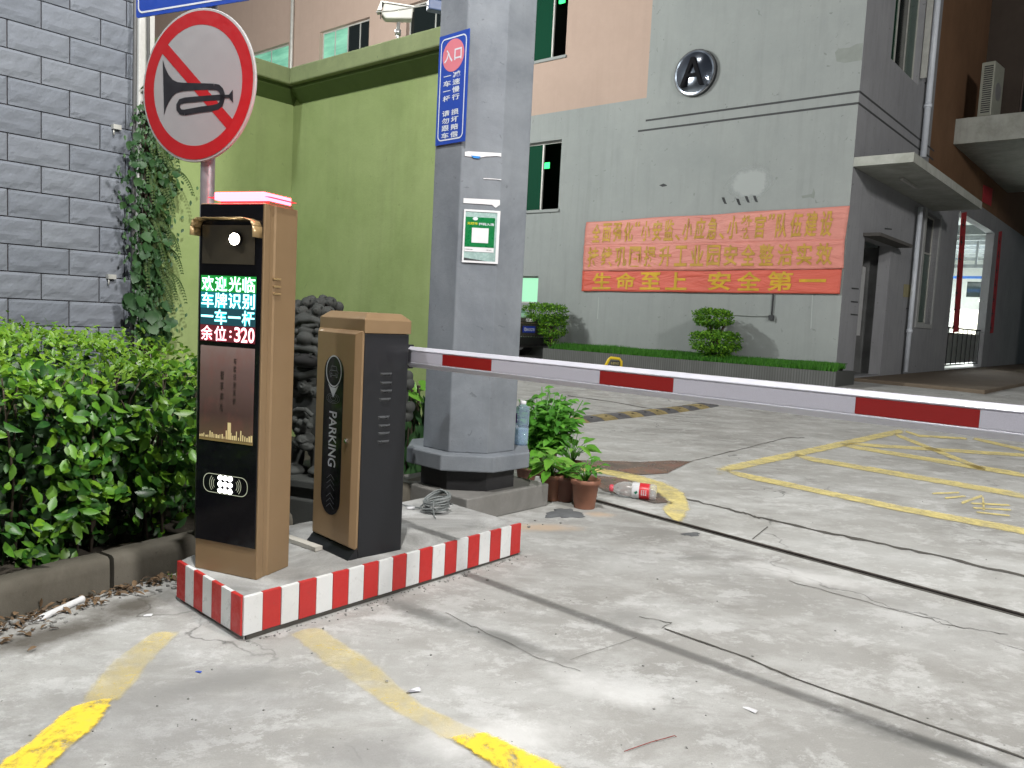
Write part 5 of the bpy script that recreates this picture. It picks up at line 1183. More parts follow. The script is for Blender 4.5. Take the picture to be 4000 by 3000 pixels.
zq0 = bp_(*c6(405, 1040), T)[1]; zq1 = bp_(*c6(400, 1215), T)[1]
for k in range(6):
    zc_ = zq0 + (zq1 - zq0) * (k + (.6 if k > 2 else 0)) / 6.3
    stroke2((cxp - w_ * .2, zc_ - .022), (cxp, zc_), .0016); stroke2((cxp, zc_), (cxp + w_ * .2, zc_ - .022), .0016)
m_.build('line_print', plain('dim_grey_print', (.16, .17, .18), .5), pan)
lk = bp_(1355, 1722, T); m_ = MB(); disc(m_, .011, T - .008, T, 16); disc(m_, .006, T - .012, T - .008, 12); o = m_.build('lock', plain('chrome_lock', (.7, .7, .7), .2, 1), door); o.location = (lk[0], 0, lk[1])
FBS = Frame(FBX.w(0, 0), thb + pi / 2); M_louv = plain('louvre_highlight_tone', (.09, .095, .10), .28, .4)  # paler than the cabinet: highlights on the louvres put into the colour
for (x, y) in ((703, 492), (703, 540), (703, 583), (697, 628), (690, 725), (693, 770), (690, 812), (688, 856)):
    a_, z_ = FBS.px(*c6(x, y)); m_ = MB(); zz = z_ - .1675
    m_.add([(0, a_ - .032, zz), (0, a_ + .032, zz), (.009, a_ + .022, zz - .007), (.009, a_ - .022, zz - .007), (0, a_ + .026, zz - .014), (0, a_ - .026, zz - .014)], [(0, 3, 2, 1), (3, 5, 4, 2), (0, 5, 3), (1, 2, 4)], 0, False); m_.build('louvre', M_louv, bxr)
# ------------------------------------------------------------------ barrier arm (its own thing)
zA1 = 0
hinge = FBX.w(-.02, BD + .055)
Pn = hinge
# arm line: through the hinge at the machine and the point seen at the picture's right edge
r1 = ray(4000, 1587); r0 = ray(1600, 1354)
def armpt(r, z): t_ = (z - CAMH) / r.z; p = CAM + r * t_; return p
dpt0 = (hinge - CAM); 
zt_arm = None
best = None
for i in range(400):
    z_ = 1.0 + i * .0006
    p0 = armpt(r0, z_); p1 = armpt(r1, z_)
    e = abs(Vector((p0.x - hinge.x, p0.y - hinge.y)).length)
    if best is None or e < best[0]: best = (e, z_, p0, p1)
_, zt_arm, p0, p1 = best
da = Vector((p1.x - p0.x, p1.y - p0.y, 0)); tha = atan2(da.y, da.x); La = da.length
arm = thing('boom_barrier', (p0.x, p0.y, zt_arm), tha, 'long white barrier arm with red reflective bands lowered across the driveway', 'barrier arm')
AH = .093; AT = .030
print('ARM', zt_arm, best[0], La, tha * 57.3)
m_ = MB(); m_.prism([(.016, 0), (AT, 0), (AT, -AH), (.018, -AH), (0, -.075), (0, -.070), (.004, -.068), (.004, -.020), (0, -.018), (0, -.014)], -.12, La + 1.6, 'x')
m_.build('beam', plain('white_aluminium', (.52, .52, .58), .35, .15, var=.03), arm, .002)
FA = Frame((p0.x, p0.y), tha)
def reflective(name, col, r):
    m, nt, b = _new(name); v = worldpos(nt); vo = N(nt, 'ShaderNodeTexVoronoi', Scale=350.0); nt.links.new(v, vo.inputs['Vector'])
    c = mixc(nt, ramp(nt, vo.outputs['Distance'], [(0, .0), (1, .3)]), col, tuple(x * .6 for x in col)); nt.links.new(c, b.inputs['Base Color']); b.inputs['Roughness'].default_value = r; return m
M_rr = reflective('red_reflective_tape', (.27, .008, .008), .4); M_rw = reflective('white_reflective_tape', (.50, .49, .56), .4)
edges = [FA.px(1605, 1400)[0]] + [FA.px(x, y)[0] for x, y in ((1727, 1415), (1919, 1430), (2341, 1490), (2629, 1515), (3340, 1590), (3826, 1640))]; edges.append(La + 1.0); edges.append(La + 1.6)
for i in range(len(edges) - 1):
    m_ = MB(); m_.box(edges[i], edges[i + 1] - .0006, .0008, .0038, -.0675, -.0205); m_.build('reflective_band', M_rw if i % 2 == 0 else M_rr, arm)
m_ = MB(); m_.box(-.16, .015, -.006, AT + .01, -AH - .008, .008); o = m_.build('clamp', M_char, arm, .003); o.location = (-.03, 0, 0)
m_ = MB(); m_.tube([(-.10, AT * .5, -AH / 2), (-.10, -.10 + AT, -AH / 2)], .022, 14); m_.build('spindle', M_char, arm)
# ------------------------------------------------------------------ no-horn sign, its pole and the blue board above
ths = radians(90 - 114)                       # heading of the plates
pole_px = ray(811, 700); PY = 3.66; pp = CAM + pole_px * (PY / pole_px.y)
M_pole = plain('galvanised_pole', (.36, .34, .36), .38, .6, var=.15)
M_sred = plain('red_sign_sheeting', (.36, .010, .014), .35, var=.04); M_sgrey = plain('white_sign_sheeting', (.29, .29, .30), .4, var=.04); M_sblk = plain('black_sign_print', (.012, .012, .016), .4)
sp_ = thing('sign_pole', (pp.x, pp.y, 0), 0, 'slim galvanised pole behind the kiosk carrying the round no-horn sign', 'pole')
m_ = MB(); m_.tube([(0, 0, 0), (0, 0, 3.6)], .031, 20); m_.build('pole', M_pole, sp_)
FP = Frame((pp.x, pp.y), ths)
cx_, cz_ = FP.px(769.5, 335, -.045)
lx_ = FP.px(546, 335, -.045)[0]; rx_ = FP.px(994, 335, -.045)[0]; tz_ = FP.px(762, 42, -.045)[1]; bz_ = FP.px(777, 628, -.045)[1]
RS = ((rx_ - lx_) / 2 + (tz_ - bz_) / 2) / 2
print('SIGN', (rx_ - lx_) / 2, (tz_ - bz_) / 2)
ns_ = thing('no_horn_sign', FP.w(cx_, -.045, cz_), ths, 'round red and white no-horn sign with a black bugle, on the kiosk side pole', 'sign')
ns_.rotation_euler = (0, radians(0), ths)
m_ = MB(); disc(m_, RS, 0, .012, 64); m_.build('plate', plain('pale_sign_edge', (.36, .36, .36), .4), ns_, .003)
def annulus(mb, r0, r1, y, n=64):
    for k in range(n):
        a0, a1 = 2 * pi * k / n, 2 * pi * (k + 1) / n; mb.face([(r1 * cos(a0), y, r1 * sin(a0)), (r1 * cos(a1), y, r1 * sin(a1)), (r0 * cos(a1), y, r0 * sin(a1)), (r0 * cos(a0), y, r0 * sin(a0))])
m_ = MB(); disc(m_, RS * .80, -.001, -.0002, 48); m_.build('white_field', M_sgrey, ns_)
m_ = MB(); annulus(m_, RS * .785, RS * .965, -.0016); m_.build('red_ring', M_sred, ns_)
m_ = MB()
# bar from upper left to lower right
A0 = (-RS * .80 * cos(radians(42)), RS * .80 * sin(radians(42))); B0 = (-A0[0], -A0[1]); dv = Vector((B0[0] - A0[0], B0[1] - A0[1])).normalized(); nv = Vector((-dv.y, dv.x)) * RS * .075
m_.face([(A0[0] - nv.x, -.002, A0[1] - nv.y), (B0[0] - nv.x, -.002, B0[1] - nv.y), (B0[0] + nv.x, -.002, B0[1] + nv.y), (A0[0] + nv.x, -.002, A0[1] + nv.y)]); m_.build('red_bar', M_sred, ns_)
# bugle traced in plate coordinates from the crop (px -> plate units)
def sgn(x, y):
    a, z = FP.px(x * .5425, y * .5425, -.0475); return (a - cx_, z - cz_)
m_ = MB(); yb = -.0026
def ribbon(pts, hw):
    L, Rr = [], []
    for i, p in enumerate(pts):
        a = Vector(pts[max(0, i - 1)]); c = Vector(pts[min(len(pts) - 1, i + 1)]); d = (c - a).normalized(); n_ = Vector((-d.y, d.x)) * (hw[i] if isinstance(hw, list) else hw)
        L.append((p[0] + n_.x, p[1] + n_.y)); Rr.append((p[0] - n_.x, p[1] - n_.y))
    for i in range(len(pts) - 1): m_.face([(L[i][0], yb, L[i][1]), (L[i + 1][0], yb, L[i + 1][1]), (Rr[i + 1][0], yb, Rr[i + 1][1]), (Rr[i][0], yb, Rr[i][1])])
up_ = [sgn(*p) for p in ((1172, 430), (1190, 490), (1215, 540), (1245, 575), (1280, 592), (1330, 596), (1400, 598), (1540, 602))]
lo_ = [sgn(*p) for p in ((1182, 828), (1195, 780), (1215, 735), (1240, 695), (1270, 668), (1320, 655), (1400, 650), (1540, 646))]
for i in range(len(up_) - 1): m_.face([(up_[i][0], yb, up_[i][1]), (up_[i + 1][0], yb, up_[i + 1][1]), (lo_[i + 1][0], yb, lo_[i + 1][1]), (lo_[i][0], yb, lo_[i][1])])
hw = .5 * abs(up_[-1][1] - lo_[-1][1])
cpts = [(1540, 624), (1570, 630), (1592, 650), (1602, 680), (1600, 720), (1590, 750), (1570, 768), (1530, 778), (1450, 788), (1330, 810)]
ribbon([sgn(*p) for p in cpts], hw)
cpts = [(1330, 810), (1300, 806), (1284, 785), (1283, 755), (1296, 732), (1330, 722), (1430, 712), (1600, 700)]
ribbon([sgn(*p) for p in cpts], hw * .92)
ribbon([sgn(1600, 695), sgn(1655, 693)], hw * .55)
a_, b__, c_, d_ = sgn(1650, 680), sgn(1676, 645), sgn(1678, 740), sgn(1650, 706); m_.face([(q_[0], yb, q_[1]) for q_ in (a_, b__, c_, d_)])
m_.build('bugle', M_sblk, ns_)
m_ = MB(); m_.box(-.05, .05, .012, .03, -.09, -.06); m_.box(-.05, .05, .012, .03, .06, .09); m_.build('bracket', M_pole, ns_)
# blue board
TL = FP.px(531.6, 70.5, -.04); TR = FP.px(975, -1, -.04)
bb = thing('blue_direction_board', FP.w(TL[0], -.04, TL[1]), ths, 'blue road sign board with a white border above the no-horn sign', 'sign')
WB = TR[0] - TL[0]; tilt = atan2(TR[1] - TL[1], WB); print('board', WB, tilt)
bb.rotation_euler = (0, -tilt, ths)
m_ = MB(); m_.prism(rr_rect(0, WB, 0, .5, .012), 0, .006, 'y'); m_.build('plate', M_blue, bb)
m_ = MB(); ring_face(m_, rr_rect(.012, WB - .012, .017, .483, .03), rr_rect(.020, WB - .020, .025, .475, .022), -.001); m_.build('border', M_white, bb)

# ------------------------------------------------------------------ kerb under the hedge
ka = gp(0, 2282, .15); kb = gp(764, 2096, .15); dk_ = Vector((kb.x - ka.x, kb.y - ka.y, 0)); thk2 = atan2(dk_.y, dk_.x); Lk = dk_.length; FKB = Frame((ka.x, ka.y), thk2)
M_kerb = plaster('dirty_kerb_concrete', (.125, .115, .095), (.45, .43, .38), .9, 3, .95, .5, .6)
kerb = thing('kerb', (ka.x, ka.y, 0), thk2, 'weathered concrete kerb in front of the hedge on the left', 'kerb')
xj = FKB.px(440, 2180)[0]
def kstone(x0, x1):
    m = MB(); n = 14; prof = [(0, -.03), (0, .10), (.006, .138), (.022, .150), (.10, .152), (.115, .14), (.12, -.03)]; vs = []
    for i in range(n + 1):
        x = x0 + (x1 - x0) * i / n
        for (y, z) in prof: vs.append((x, y + .006 * noise.noise(Vector((x * 5, y * 20, z * 9))), z + .005 * noise.noise(Vector((x * 6 + 5, y * 10, z * 10)))))
    k = len(prof); m.add(vs, [(i * k + j, (i + 1) * k + j, (i + 1) * k + j + 1, i * k + j + 1) for i in range(n) for j in range(k - 1)], 0, True)
    m.face([vs[j] for j in range(k)]); m.face([vs[n * k + j] for j in reversed(range(k))]); m.build('kerb_stone', M_kerb, kerb)
kstone(-1.05, -.62); kstone(-.61, xj - .012) if xj - .012 > -.6 else None; kstone(xj + .008, xj + .80); kstone(xj + .81, xj + 1.6); kstone(xj + 1.61, xj + 2.5)
# soil bed
def kw(x, y, z=0): return FKB.w(x, y, z)
m_ = MB(); vs = []
for i in range(31):
    for j in range(13):
        x = -1.6 + 5.0 * i / 30; y = .12 + 3.2 * j / 12; p = kw(x, y); vs.append((p.x, p.y, .10 + .03 * noise.noise(Vector((p.x * 3, p.y * 3, 1)))))
m_.add(vs, [(i * 13 + j, (i + 1) * 13 + j, (i + 1) * 13 + j + 1, i * 13 + j + 1) for i in range(30) for j in range(12)], 0, True)
M_soil = plain('dark_leaf_litter_soil', (.035, .028, .02), .95, var=.5, scale=25, bmp=.8); tag(m_.build('planting_bed', M_soil), kind='structure')

# ------------------------------------------------------------------ hedge
M_leaf = leaf_mat('glossy_hedge_leaves', [(.010, .045, .010), (.022, .09, .012), (.04, .14, .016), (.09, .24, .018), (.17, .34, .022), (.015, .07, .016)], .40, .22, .15)
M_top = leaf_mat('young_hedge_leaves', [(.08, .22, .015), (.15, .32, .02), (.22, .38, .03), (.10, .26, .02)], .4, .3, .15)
M_twig = plain('brown_twigs', (.06, .045, .03), .9, var=.3)
hedge = thing('hedge', kw(0, .15, .1), thk2, 'dense glossy green leafy hedge behind the kerb on the left', 'hedge')
XL, XR = -1.25, FKB.px(905, 2060)[0] + .0
def hedge_top(x, y): return .76 + .13 * min(1, y / .9) + .05 * noise.noise(Vector((x * 2.3, y * 2.3, 4))) 
def hedge_front(x, z):    # front surface bulges out over the kerb in the middle and thins at the bottom
    return -.06 + .10 * noise.noise(Vector((x * 2.6, z * 2.6, 7))) + .10 * noise.noise(Vector((x * 5.6, z * 5.6, 2))) + (.16 * (1 - z / .28) if z < .28 else 0) + (.22 * ((z - .68) / .25) if z > .68 else 0)
hx0, hx1 = XL, XR
rr = random.Random(11)
cand = []
def depth_limit(x):   # wall line in hedge coordinates
    return 99
def to_local_wall(x, y):
    p = kw(x, y + .15); e = Vector((p.x, p.y, 0)) - FW.P; return -e.x * FW.s + e.y * FW.c
big = MB(); topm = MB(); tw_m = MB()
fwd = Vector((0, -1, 0))
n_front = 3500
for k in range(n_front):
    x = rr.uniform(hx0, hx1); z = rr.random() ** .95 * .86
    if noise.noise(Vector((x * 3.1, z * 3.1, 21))) < -.06 and rr.random() < .9: continue
    if z < .15 and rr.random() < .4: continue
    dep = abs(rr.gauss(0, .10)); y = hedge_front(x, z) + dep
    d = (Vector((rr.uniform(-.9, .9), -.45, rr.uniform(-1.0, .25)))).normalized(); n_ = Vector((rr.uniform(-.6, .6), -1, rr.uniform(.2, .9)))
    L = rr.uniform(.040, .088); cand.append((y, x, z, d, n_, L, L * rr.uniform(.42, .56)))
cand.sort(key=lambda c: c[0] - c[5] * 1.5)
leaf_meshes = []
for s in range(6):
    m = MB(); add_leaf(m, Vector((0, 0, 0)), Vector((0, 0, -1)), Vector((0, -1, 0)), 1, .46 + .02 * s, .1 + .06 * s, .10 + .03 * s); leaf_meshes.append(m.mesh('leaf', M_leaf))
cnt = 0
for (y, x, z, d, n_, L, W) in cand:
    if cnt < 290 and L > .042 and rr.random() < .6:
        o = link('leaf', leaf_meshes[cnt % 6], hedge); Z = -d; X = d.cross(n_).normalized(); Y = Z.cross(X); M4 = Matrix((X, Y, Z)).transposed().to_4x4()
        o.matrix_local = Matrix.Translation((x, y, z)) @ M4 @ Matrix.Diagonal((L * 1.06, L, L * 1.06, 1)); cnt += 1
    else: add_leaf(big, Vector((x, y, z)), d, n_, L, W, rr.uniform(.05, .4), rr.uniform(.05, .2))
# depth of the hedge and its clipped, brighter top
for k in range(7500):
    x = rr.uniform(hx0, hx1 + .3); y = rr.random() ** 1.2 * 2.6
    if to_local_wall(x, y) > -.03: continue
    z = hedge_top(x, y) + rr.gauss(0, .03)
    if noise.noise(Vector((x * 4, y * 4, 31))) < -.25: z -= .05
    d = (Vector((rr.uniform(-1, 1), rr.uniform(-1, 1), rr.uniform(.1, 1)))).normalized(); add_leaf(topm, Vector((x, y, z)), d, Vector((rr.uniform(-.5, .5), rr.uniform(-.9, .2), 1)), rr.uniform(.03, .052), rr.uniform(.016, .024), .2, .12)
for k in range(2200):
    x = rr.uniform(hx0, hx1 + .2); y = rr.uniform(.1, .55); z = rr.uniform(.02, .8)
    add_leaf(big, Vector((x, y, z)), rnd_dir(), rnd_dir(), rr.uniform(.035, .055), .024)
for k in range(60):
    x = rr.uniform(hx0, hx1); y = rr.uniform(.12, .4); tw_m.tube([(x, y, -.02), (x + rr.uniform(-.08, .08), y + rr.uniform(-.06, .06), .35), (x + rr.uniform(-.2, .2), y + rr.uniform(-.15, .1), .8)], .006, 5, radii=[.008, .006, .003])
for k in range(40):     # a few shoots above the top
    x = rr.uniform(hx0, hx1); y = rr.uniform(.1, 1.6)
    if to_local_wall(x, y) > -.08: continue
    z = hedge_top(x, y)
    for j in range(5): add_leaf(topm, Vector((x, y, z + .012 * j)), Vector((rr.uniform(-1, 1), rr.uniform(-1, 1), .7)), Vector((0, -.5, 1)), .05, .02)
# back filler: inner leaves coloured dark for inner shade, hiding the wall base
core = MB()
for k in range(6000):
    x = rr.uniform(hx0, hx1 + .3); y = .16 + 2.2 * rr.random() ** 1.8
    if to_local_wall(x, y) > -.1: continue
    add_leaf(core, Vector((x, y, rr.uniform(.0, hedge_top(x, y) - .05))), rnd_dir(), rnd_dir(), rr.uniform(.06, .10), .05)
tag(big.build('foliage', M_leaf, hedge), kind='stuff'); tag(topm.build('top_foliage', M_top, hedge), kind='stuff'); tag(core.build('inner_foliage', leaf_mat('shade_coloured_leaves', [(.012, .04, .012), (.02, .06, .015), (.03, .08, .02)], .6, .1), hedge), kind='stuff'); tag(tw_m.build('twigs', M_twig, hedge), kind='stuff')

# ------------------------------------------------------------------ climbing plant round the white post
M_ivy = leaf_mat('dull_ivy_leaves', [(.02, .065, .02), (.035, .10, .03), (.06, .14, .045)], .5, .2)
M_fern = leaf_mat('hanging_fern', [(.035, .075, .015), (.06, .11, .025), (.09, .13, .035)], .7, .25)
cp_ = thing('climbing_plant', FW.w(xe + .075, -.02, 0), TH2, 'climbing ivy and drooping fern wrapped round the white post', 'climber')
iv = MB(); fe = MB(); rr = random.Random(5); st = MB()
hx = []
FPst = Frame(FW.w(xe + .075, -.02), TH2)
ztopi = FPst.px(520, 400)[1]; zboti = FPst.px(520, 1290)[1]
n_single = 0
ivm = []
for s in range(3):
    m = MB(); vs = [(0, 0, 0), (-.42, -.05, -.18), (-.5, 0, -.42), (-.3, -.03, -.72), (0, -.08, -1), (.3, -.03, -.72), (.5, 0, -.42), (.42, -.05, -.18), (0, .05, -.4)]
    m.add([(a * (.85 + .1 * s), b_, c) for a, b_, c in vs], [(8, i, (i + 1)) for i in range(0, 7)] + [(8, 7, 0)], 0, True); ivm.append(m.mesh('leaf', M_ivy))
def centre(z):
    t_ = (z - zboti) / (ztopi - zboti); return -.02 + .05 * (1 - t_) - .02 * sin(t_ * 5)
def width(z):
    t_ = (z - zboti) / (ztopi - zboti); return .055 + .15 * sin(pi * min(1, max(0, 1 - t_)) ** .7) + (.10 if t_ < .15 else 0)
for k in range(230):
    z = zboti - .1 + (ztopi - zboti + .15) * rr.random() ** 1.15; w_ = width(z) * 1.0
    x = centre(z) + rr.uniform(-1, .8) * w_; y = -.10 - rr.random() * .16; L = rr.uniform(.05, .105) * (1.15 - .45 * (z - zboti) / (ztopi - zboti))
    if n_single < 200:
        o = link('leaf', ivm[k % 3], cp_); o.location = (x, y, z + L / 2); o.rotation_euler = (rr.uniform(-.7, .3), rr.uniform(-.6, .6), rr.uniform(-.9, .9)); o.scale = (L * .95, L, L); n_single += 1
for k in range(34):       # fern fronds hanging outwards to the right
    z = zboti + .35 + (ztopi - zboti - .1) * rr.random(); x0_ = centre(z) + rr.uniform(-.02, .10); L = rr.uniform(.22, .42); side_ = rr.uniform(.1, 1.0) if rr.random() < .8 else -rr.uniform(.2, .6)
    for j in range(22):
        t_ = j / 22; px_ = x0_ + side_ * L * .62 * sin(t_ * 1.5); pz_ = z + .05 * sin(t_ * 3) - L * .8 * t_ ** 1.6; py_ = -.10 - .16 * t_ * (1 + .3 * sin(k))
        for s in (-1, 1): add_leaf(fe, Vector((px_, py_, pz_)), Vector((s * .9, -.2, -.9 + .3 * t_)), Vector((0, -1, .3)), .060 * (1 - t_ * .75), .014, .3, .1)
for k in range(900):
    z = zboti + (ztopi - zboti) * rr.random(); x = centre(z) + rr.gauss(0, .55) * width(z); add_leaf(iv, Vector((x, -.08 - rr.random() * .13, z)), (Vector((rr.uniform(-.8, .8), -.3, -1))), Vector((0, -1, .4)), rr.uniform(.03, .055), .022)
for s in range(7): st.tube([(centre(zboti + (ztopi - zboti) * j / 9) + .05 * sin(j * 1.3 + s), -.09 - .02 * sin(j + s * 2), zboti - .6 + (ztopi - zboti + .6) * j / 9) for j in range(10)], .008, 5)
tag(iv.build('small_leaves', M_ivy, cp_), kind='stuff'); tag(fe.build('fern_fronds', M_fern, cp_), kind='stuff'); st.build('stem', M_twig, cp_)

# ------------------------------------------------------------------ stone lion behind the machines
M_stone = plaster('dark_carved_stone', (.045, .048, .045), (.55, .55, .55), .8, 6, .75, .3, .3)
PL = gp(1215, 2010); lp = Vector((PL.x, PL.y, 0)); rL = ray(1225, 1500); ldepth = 4.35; lp = CAM + rL * (ldepth / rL.y)
lion = thing('stone_lion', (lp.x, lp.y, .0), radians(-20), 'dark carved stone lion with open jaws between the kiosk and the barrier machine', 'statue')
def FLn(): return Frame((lp.x, lp.y), radians(-20))
fl_ = FLn()
zt_l = fl_.px(1225, 1180)[1]; 
def lz(py): return fl_.px(1220, py)[1]
def lxx(px_, py): return fl_.px(px_, py)[0]
m_ = MB()
# head
def B(px_, py, rx_, ry_, rz_, y=0.0):
    cx, cz = fl_.px(px_, py, y); m_.ball((cx, y, cz), (rx_, ry_, rz_), 22, 16)
def T(pts, r, y=0.0):
    m_.tube([(fl_.px(p[0], p[1], y)[0], y + (p[2] if len(p) > 2 else 0), fl_.px(p[0], p[1], y)[1]) for p in pts], r, 10)
def curl(px_, py, r, y, turn=1, lift=.022):
    cx, cz = fl_.px(px_, py, y); n = 34; pts = []; rad = []
    for i in range(n):
        t_ = i / (n - 1); a = turn * (t_ * 5.2 * pi) + .6; q = r * (1 - t_ * .92)
        pts.append((cx + q * cos(a), y - r * .25 - lift * t_, cz + q * sin(a))); rad.append(r * .17)
    m_.ball((cx, y + r * .35, cz), (r * 1.02, r * .62, r * 1.02), 16, 12); m_.tube(pts, r * .16, 8, radii=rad)
B(1225, 1300, .150, .15, .155, .12)          # skull
B(1215, 1410, .125, .13, .12, .14)           # jaw mass behind the mouth
B(1212, 1250, .095, .07, .038, -.02); T([(1150, 1268), (1185, 1252, -.02), (1230, 1250, -.02), (1275, 1266)], .017, -.055)
T([(1180, 1270), (1210, 1276, -.01), (1245, 1270)], .012, -.07)
B(1195, 1322, .050, .05, .040, -.075); B(1152, 1332, .032, .03, .026, -.06); B(1240, 1335, .035, .03, .028, -.06)
B(1205, 1292, .06, .05, .03, -.05)
T([(1118, 1420), (1128, 1385, -.01), (1155, 1364, -.03), (1195, 1358, -.04), (1240, 1368, -.03), (1268, 1392, -.01), (1275, 1430)], .022, -.05)
T([(1118, 1425), (1140, 1455, -.02), (1190, 1468, -.03), (1240, 1458, -.02), (1272, 1428)], .024, -.04)
B(1195, 1440, .06, .05, .018, -.03)          # tongue
for (x, y, r, yy, tn) in ((1148, 1212, .034, .04, -1), (1166, 1192, .030, .09, 1), (1200, 1186, .034, .05, 1), (1249, 1186, .036, .03, -1), (1290, 1184, .034, .05, 1), (1318, 1200, .032, .10, -1), (1179, 1218, .034, -.02, -1), (1243, 1214, .036, -.04, 1), (1283, 1222, .034, 0, 1), (1125, 1250, .032, .06, 1), (1132, 1300, .032, .08, -1), (1300, 1262, .036, .05, -1), (1308, 1320, .036, .06, 1), (1215, 1172, .028, .10, -1), (1262, 1170, .026, .12, 1),
    (1149, 1486, .036, -.02, 1), (1192, 1508, .042, -.05, -1), (1232, 1530, .038, -.03, 1), (1262, 1490, .036, 0, -1), (1150, 1530, .034, .0, -1)): curl(x, y, r, yy, tn)
B(1235, 1600, .15, .16, .22, .16); B(1300, 1690, .16, .18, .22, .26); B(1400, 1720, .14, .16, .20, .40); B(1460, 1640, .10, .12, .20, .44)
# cub in front of the chest
B(1180, 1650, .062, .06, .075, -.06); B(1176, 1612, .055, .05, .03, -.08); T([(1138, 1615), (1165, 1598, -.01), (1200, 1600, -.01), (1222, 1625)], .013, -.12)
for (x, y, r) in ((1150, 1640, .02), (1172, 1650, .022), (1196, 1645, .02), (1210, 1665, .018), (1160, 1680, .016)): curl(x, y, r, -.12, 1 if x % 4 else -1, .01)
B(1190, 1715, .055, .055, .040, -.07); B(1196, 1745, .045, .04, .022, -.09); B(1165, 1730, .03, .03, .03, -.09)
T([(1165, 1722), (1185, 1728, -.01), (1205, 1720)], .007, -.13)
B(1150, 1780, .05, .07, .09, .02); B(1260, 1790, .06, .08, .12, .02); B(1150, 1835, .065, .09, .03, -.04); B(1255, 1838, .065, .09, .03, -.04)
for (x, y) in ((1592, 1470), (1598, 1500), (1600, 1590), (1592, 1625)): B(x, y, .030, .05, .036, .52)
B(1560, 1560, .05, .07, .18, .52)
o = m_.build('body', M_stone, lion)
rm = o.modifiers.new('merge', 'REMESH'); rm.mode = 'VOXEL'; rm.voxel_size = .0045; rm.use_smooth_shade = True
def V2(px_, py, y): a_, z_ = fl_.px(px_, py, y); return (a_, y, z_)
m_ = MB(); m_.ball(V2(1195, 1408, -.075), (.095, .06, .040), 18, 12); m_.build('mouth_shade', plain('black_mouth_shade', (.008, .008, .008), .95), lion)  # solid black ball standing for the shade inside the open mouth
for x in (1150, 1170, 1215, 1238):
    m_ = MB(); c_ = V2(x, 1386, -.115); m_.prism([(c_[0] - .008, c_[2] + .008), (c_[0], c_[2] - .012), (c_[0] + .008, c_[2] + .008)], c_[1] - .008, c_[1], 'y'); m_.build('tooth', M_stone, lion)
for x, y in ((1160, 1296), (1240, 1294)):
    m_ = MB(); m_.ball(V2(x, y, -.075), (.022, .016, .018), 14, 10); m_.build('eye', M_stone, lion)
zb_ = lz(1846)
m_ = MB(); m_.box(-.24, .24, -.20, .52, zb_ - .045, zb_); m_.box(-.21, .21, -.17, .49, zb_ - .10, zb_ - .045); m_.box(-.25, .25, -.21, .53, 0, max(.05, zb_ - .10)); m_.build('pedestal', M_stone, lion, .008)

# ------------------------------------------------------------------ plants and pots right of the column
M_terra = plain('terracotta_plastic', (.27, .12, .075), .6, var=.15, scale=14); M_terra2 = plain('dark_terracotta', (.16, .07, .05), .6, var=.15)
M_pl1 = leaf_mat('bush_leaves', [(.055, .19, .025), (.09, .29, .03), (.15, .40, .05)], .4, .3); M_pl2 = leaf_mat('broad_plant_leaves', [(.10, .30, .03), (.16, .40, .045), (.24, .50, .08)], .35, .3)
M_pl3 = leaf_mat('variegated_leaves', [(.35, .42, .05), (.10, .22, .05), (.05, .13, .035)], .4, .25)
def pot(px_, py, rpx, hpx, label, mat, cat='flower pot', z=0, group=None):
    p = gp(px_, py, z); s_ = p.y / FPX; r = rpx * s_; h = hpx * s_
    t = thing('plant_pot', (p.x, p.y, z), 0, label, cat)
    m = MB(); m.lathe([(r * .72, 0), (r * .74, .004), (r * .95, h * .84), (r * 1.06, h * .84), (r * 1.08, h * .98), (r * 1.02, h), (r * .93, h), (r * .90, h * .86), (r * .5, h * .84)], 28); m.build('pot', mat, t)
    m = MB(); m.lathe([(0.001, h * .855), (r * .9, h * .86)], 20); m.build('soil', M_soil, t)
    return t, r, h
def plant(t, r, h, n, Lr, Wf, spread, rise, mat, seed, name='leaf', stem=True, single=True):
    rr = random.Random(seed); sm = MB()
    for k in range(n):
        a = rr.uniform(0, 2 * pi); q = rr.random() ** .6 * spread; z = h + rise * (1 - (q / spread) ** 2 * .6) * rr.uniform(.35, 1); p = Vector((q * cos(a), q * sin(a), z)); L = rr.uniform(*Lr)
        d = Vector((cos(a), sin(a), rr.uniform(-.35, .8))).normalized(); 
        m = MB(); add_leaf(m, Vector((0, 0, 0)), d, Vector((-cos(a) * .3, -sin(a) * .3 - .3, 1)), L, L * Wf, rr.uniform(.15, .5), .15); o = m.build(name, mat, t); o.location = p
        if stem: sm.tube([(0, 0, h * .85), (p.x * .5, p.y * .5, (h + z) / 2 + .02), p], .0028, 4)
    if stem: sm.build('stems', M_pl1, t)
t, r, h = pot(2282, 1982, 56, 116, 'brown plastic flower pot with a small leafy plant, nearest and rightmost beside the column', M_terra)
plant(t, r, h, 30, (.05, .085), .5, .13, .15, M_pl1, 1)
t, r, h = pot(2204, 1955, 48, 100, 'dark terracotta flower pot holding striped leaves, middle of the group behind the nearest pot', M_terra2)
rr = random.Random(2)
for k in range(16):
    a = rr.uniform(0, 2 * pi); m = MB(); d = Vector((cos(a) * .6, sin(a) * .6, 1)).normalized(); add_leaf(m, Vector((0, 0, h * .85)), d, Vector((-cos(a), -sin(a), .5)), rr.uniform(.16, .26), .032, .45, .2); m.build('leaf', M_pl3 if k % 2 else M_pl2, t)
t, r, h = pot(2150, 1952, 46, 104, 'terracotta flower pot with broad drooping leaves tucked against the corner of the column plinth', M_terra)
plant(t, r, h, 26, (.10, .17), .42, .15, .14, M_pl2, 3)
t, r, h = pot(2055, 1880, 44, 60, 'low dark flower pot with long light green leaves behind the column plinth', M_terra2)
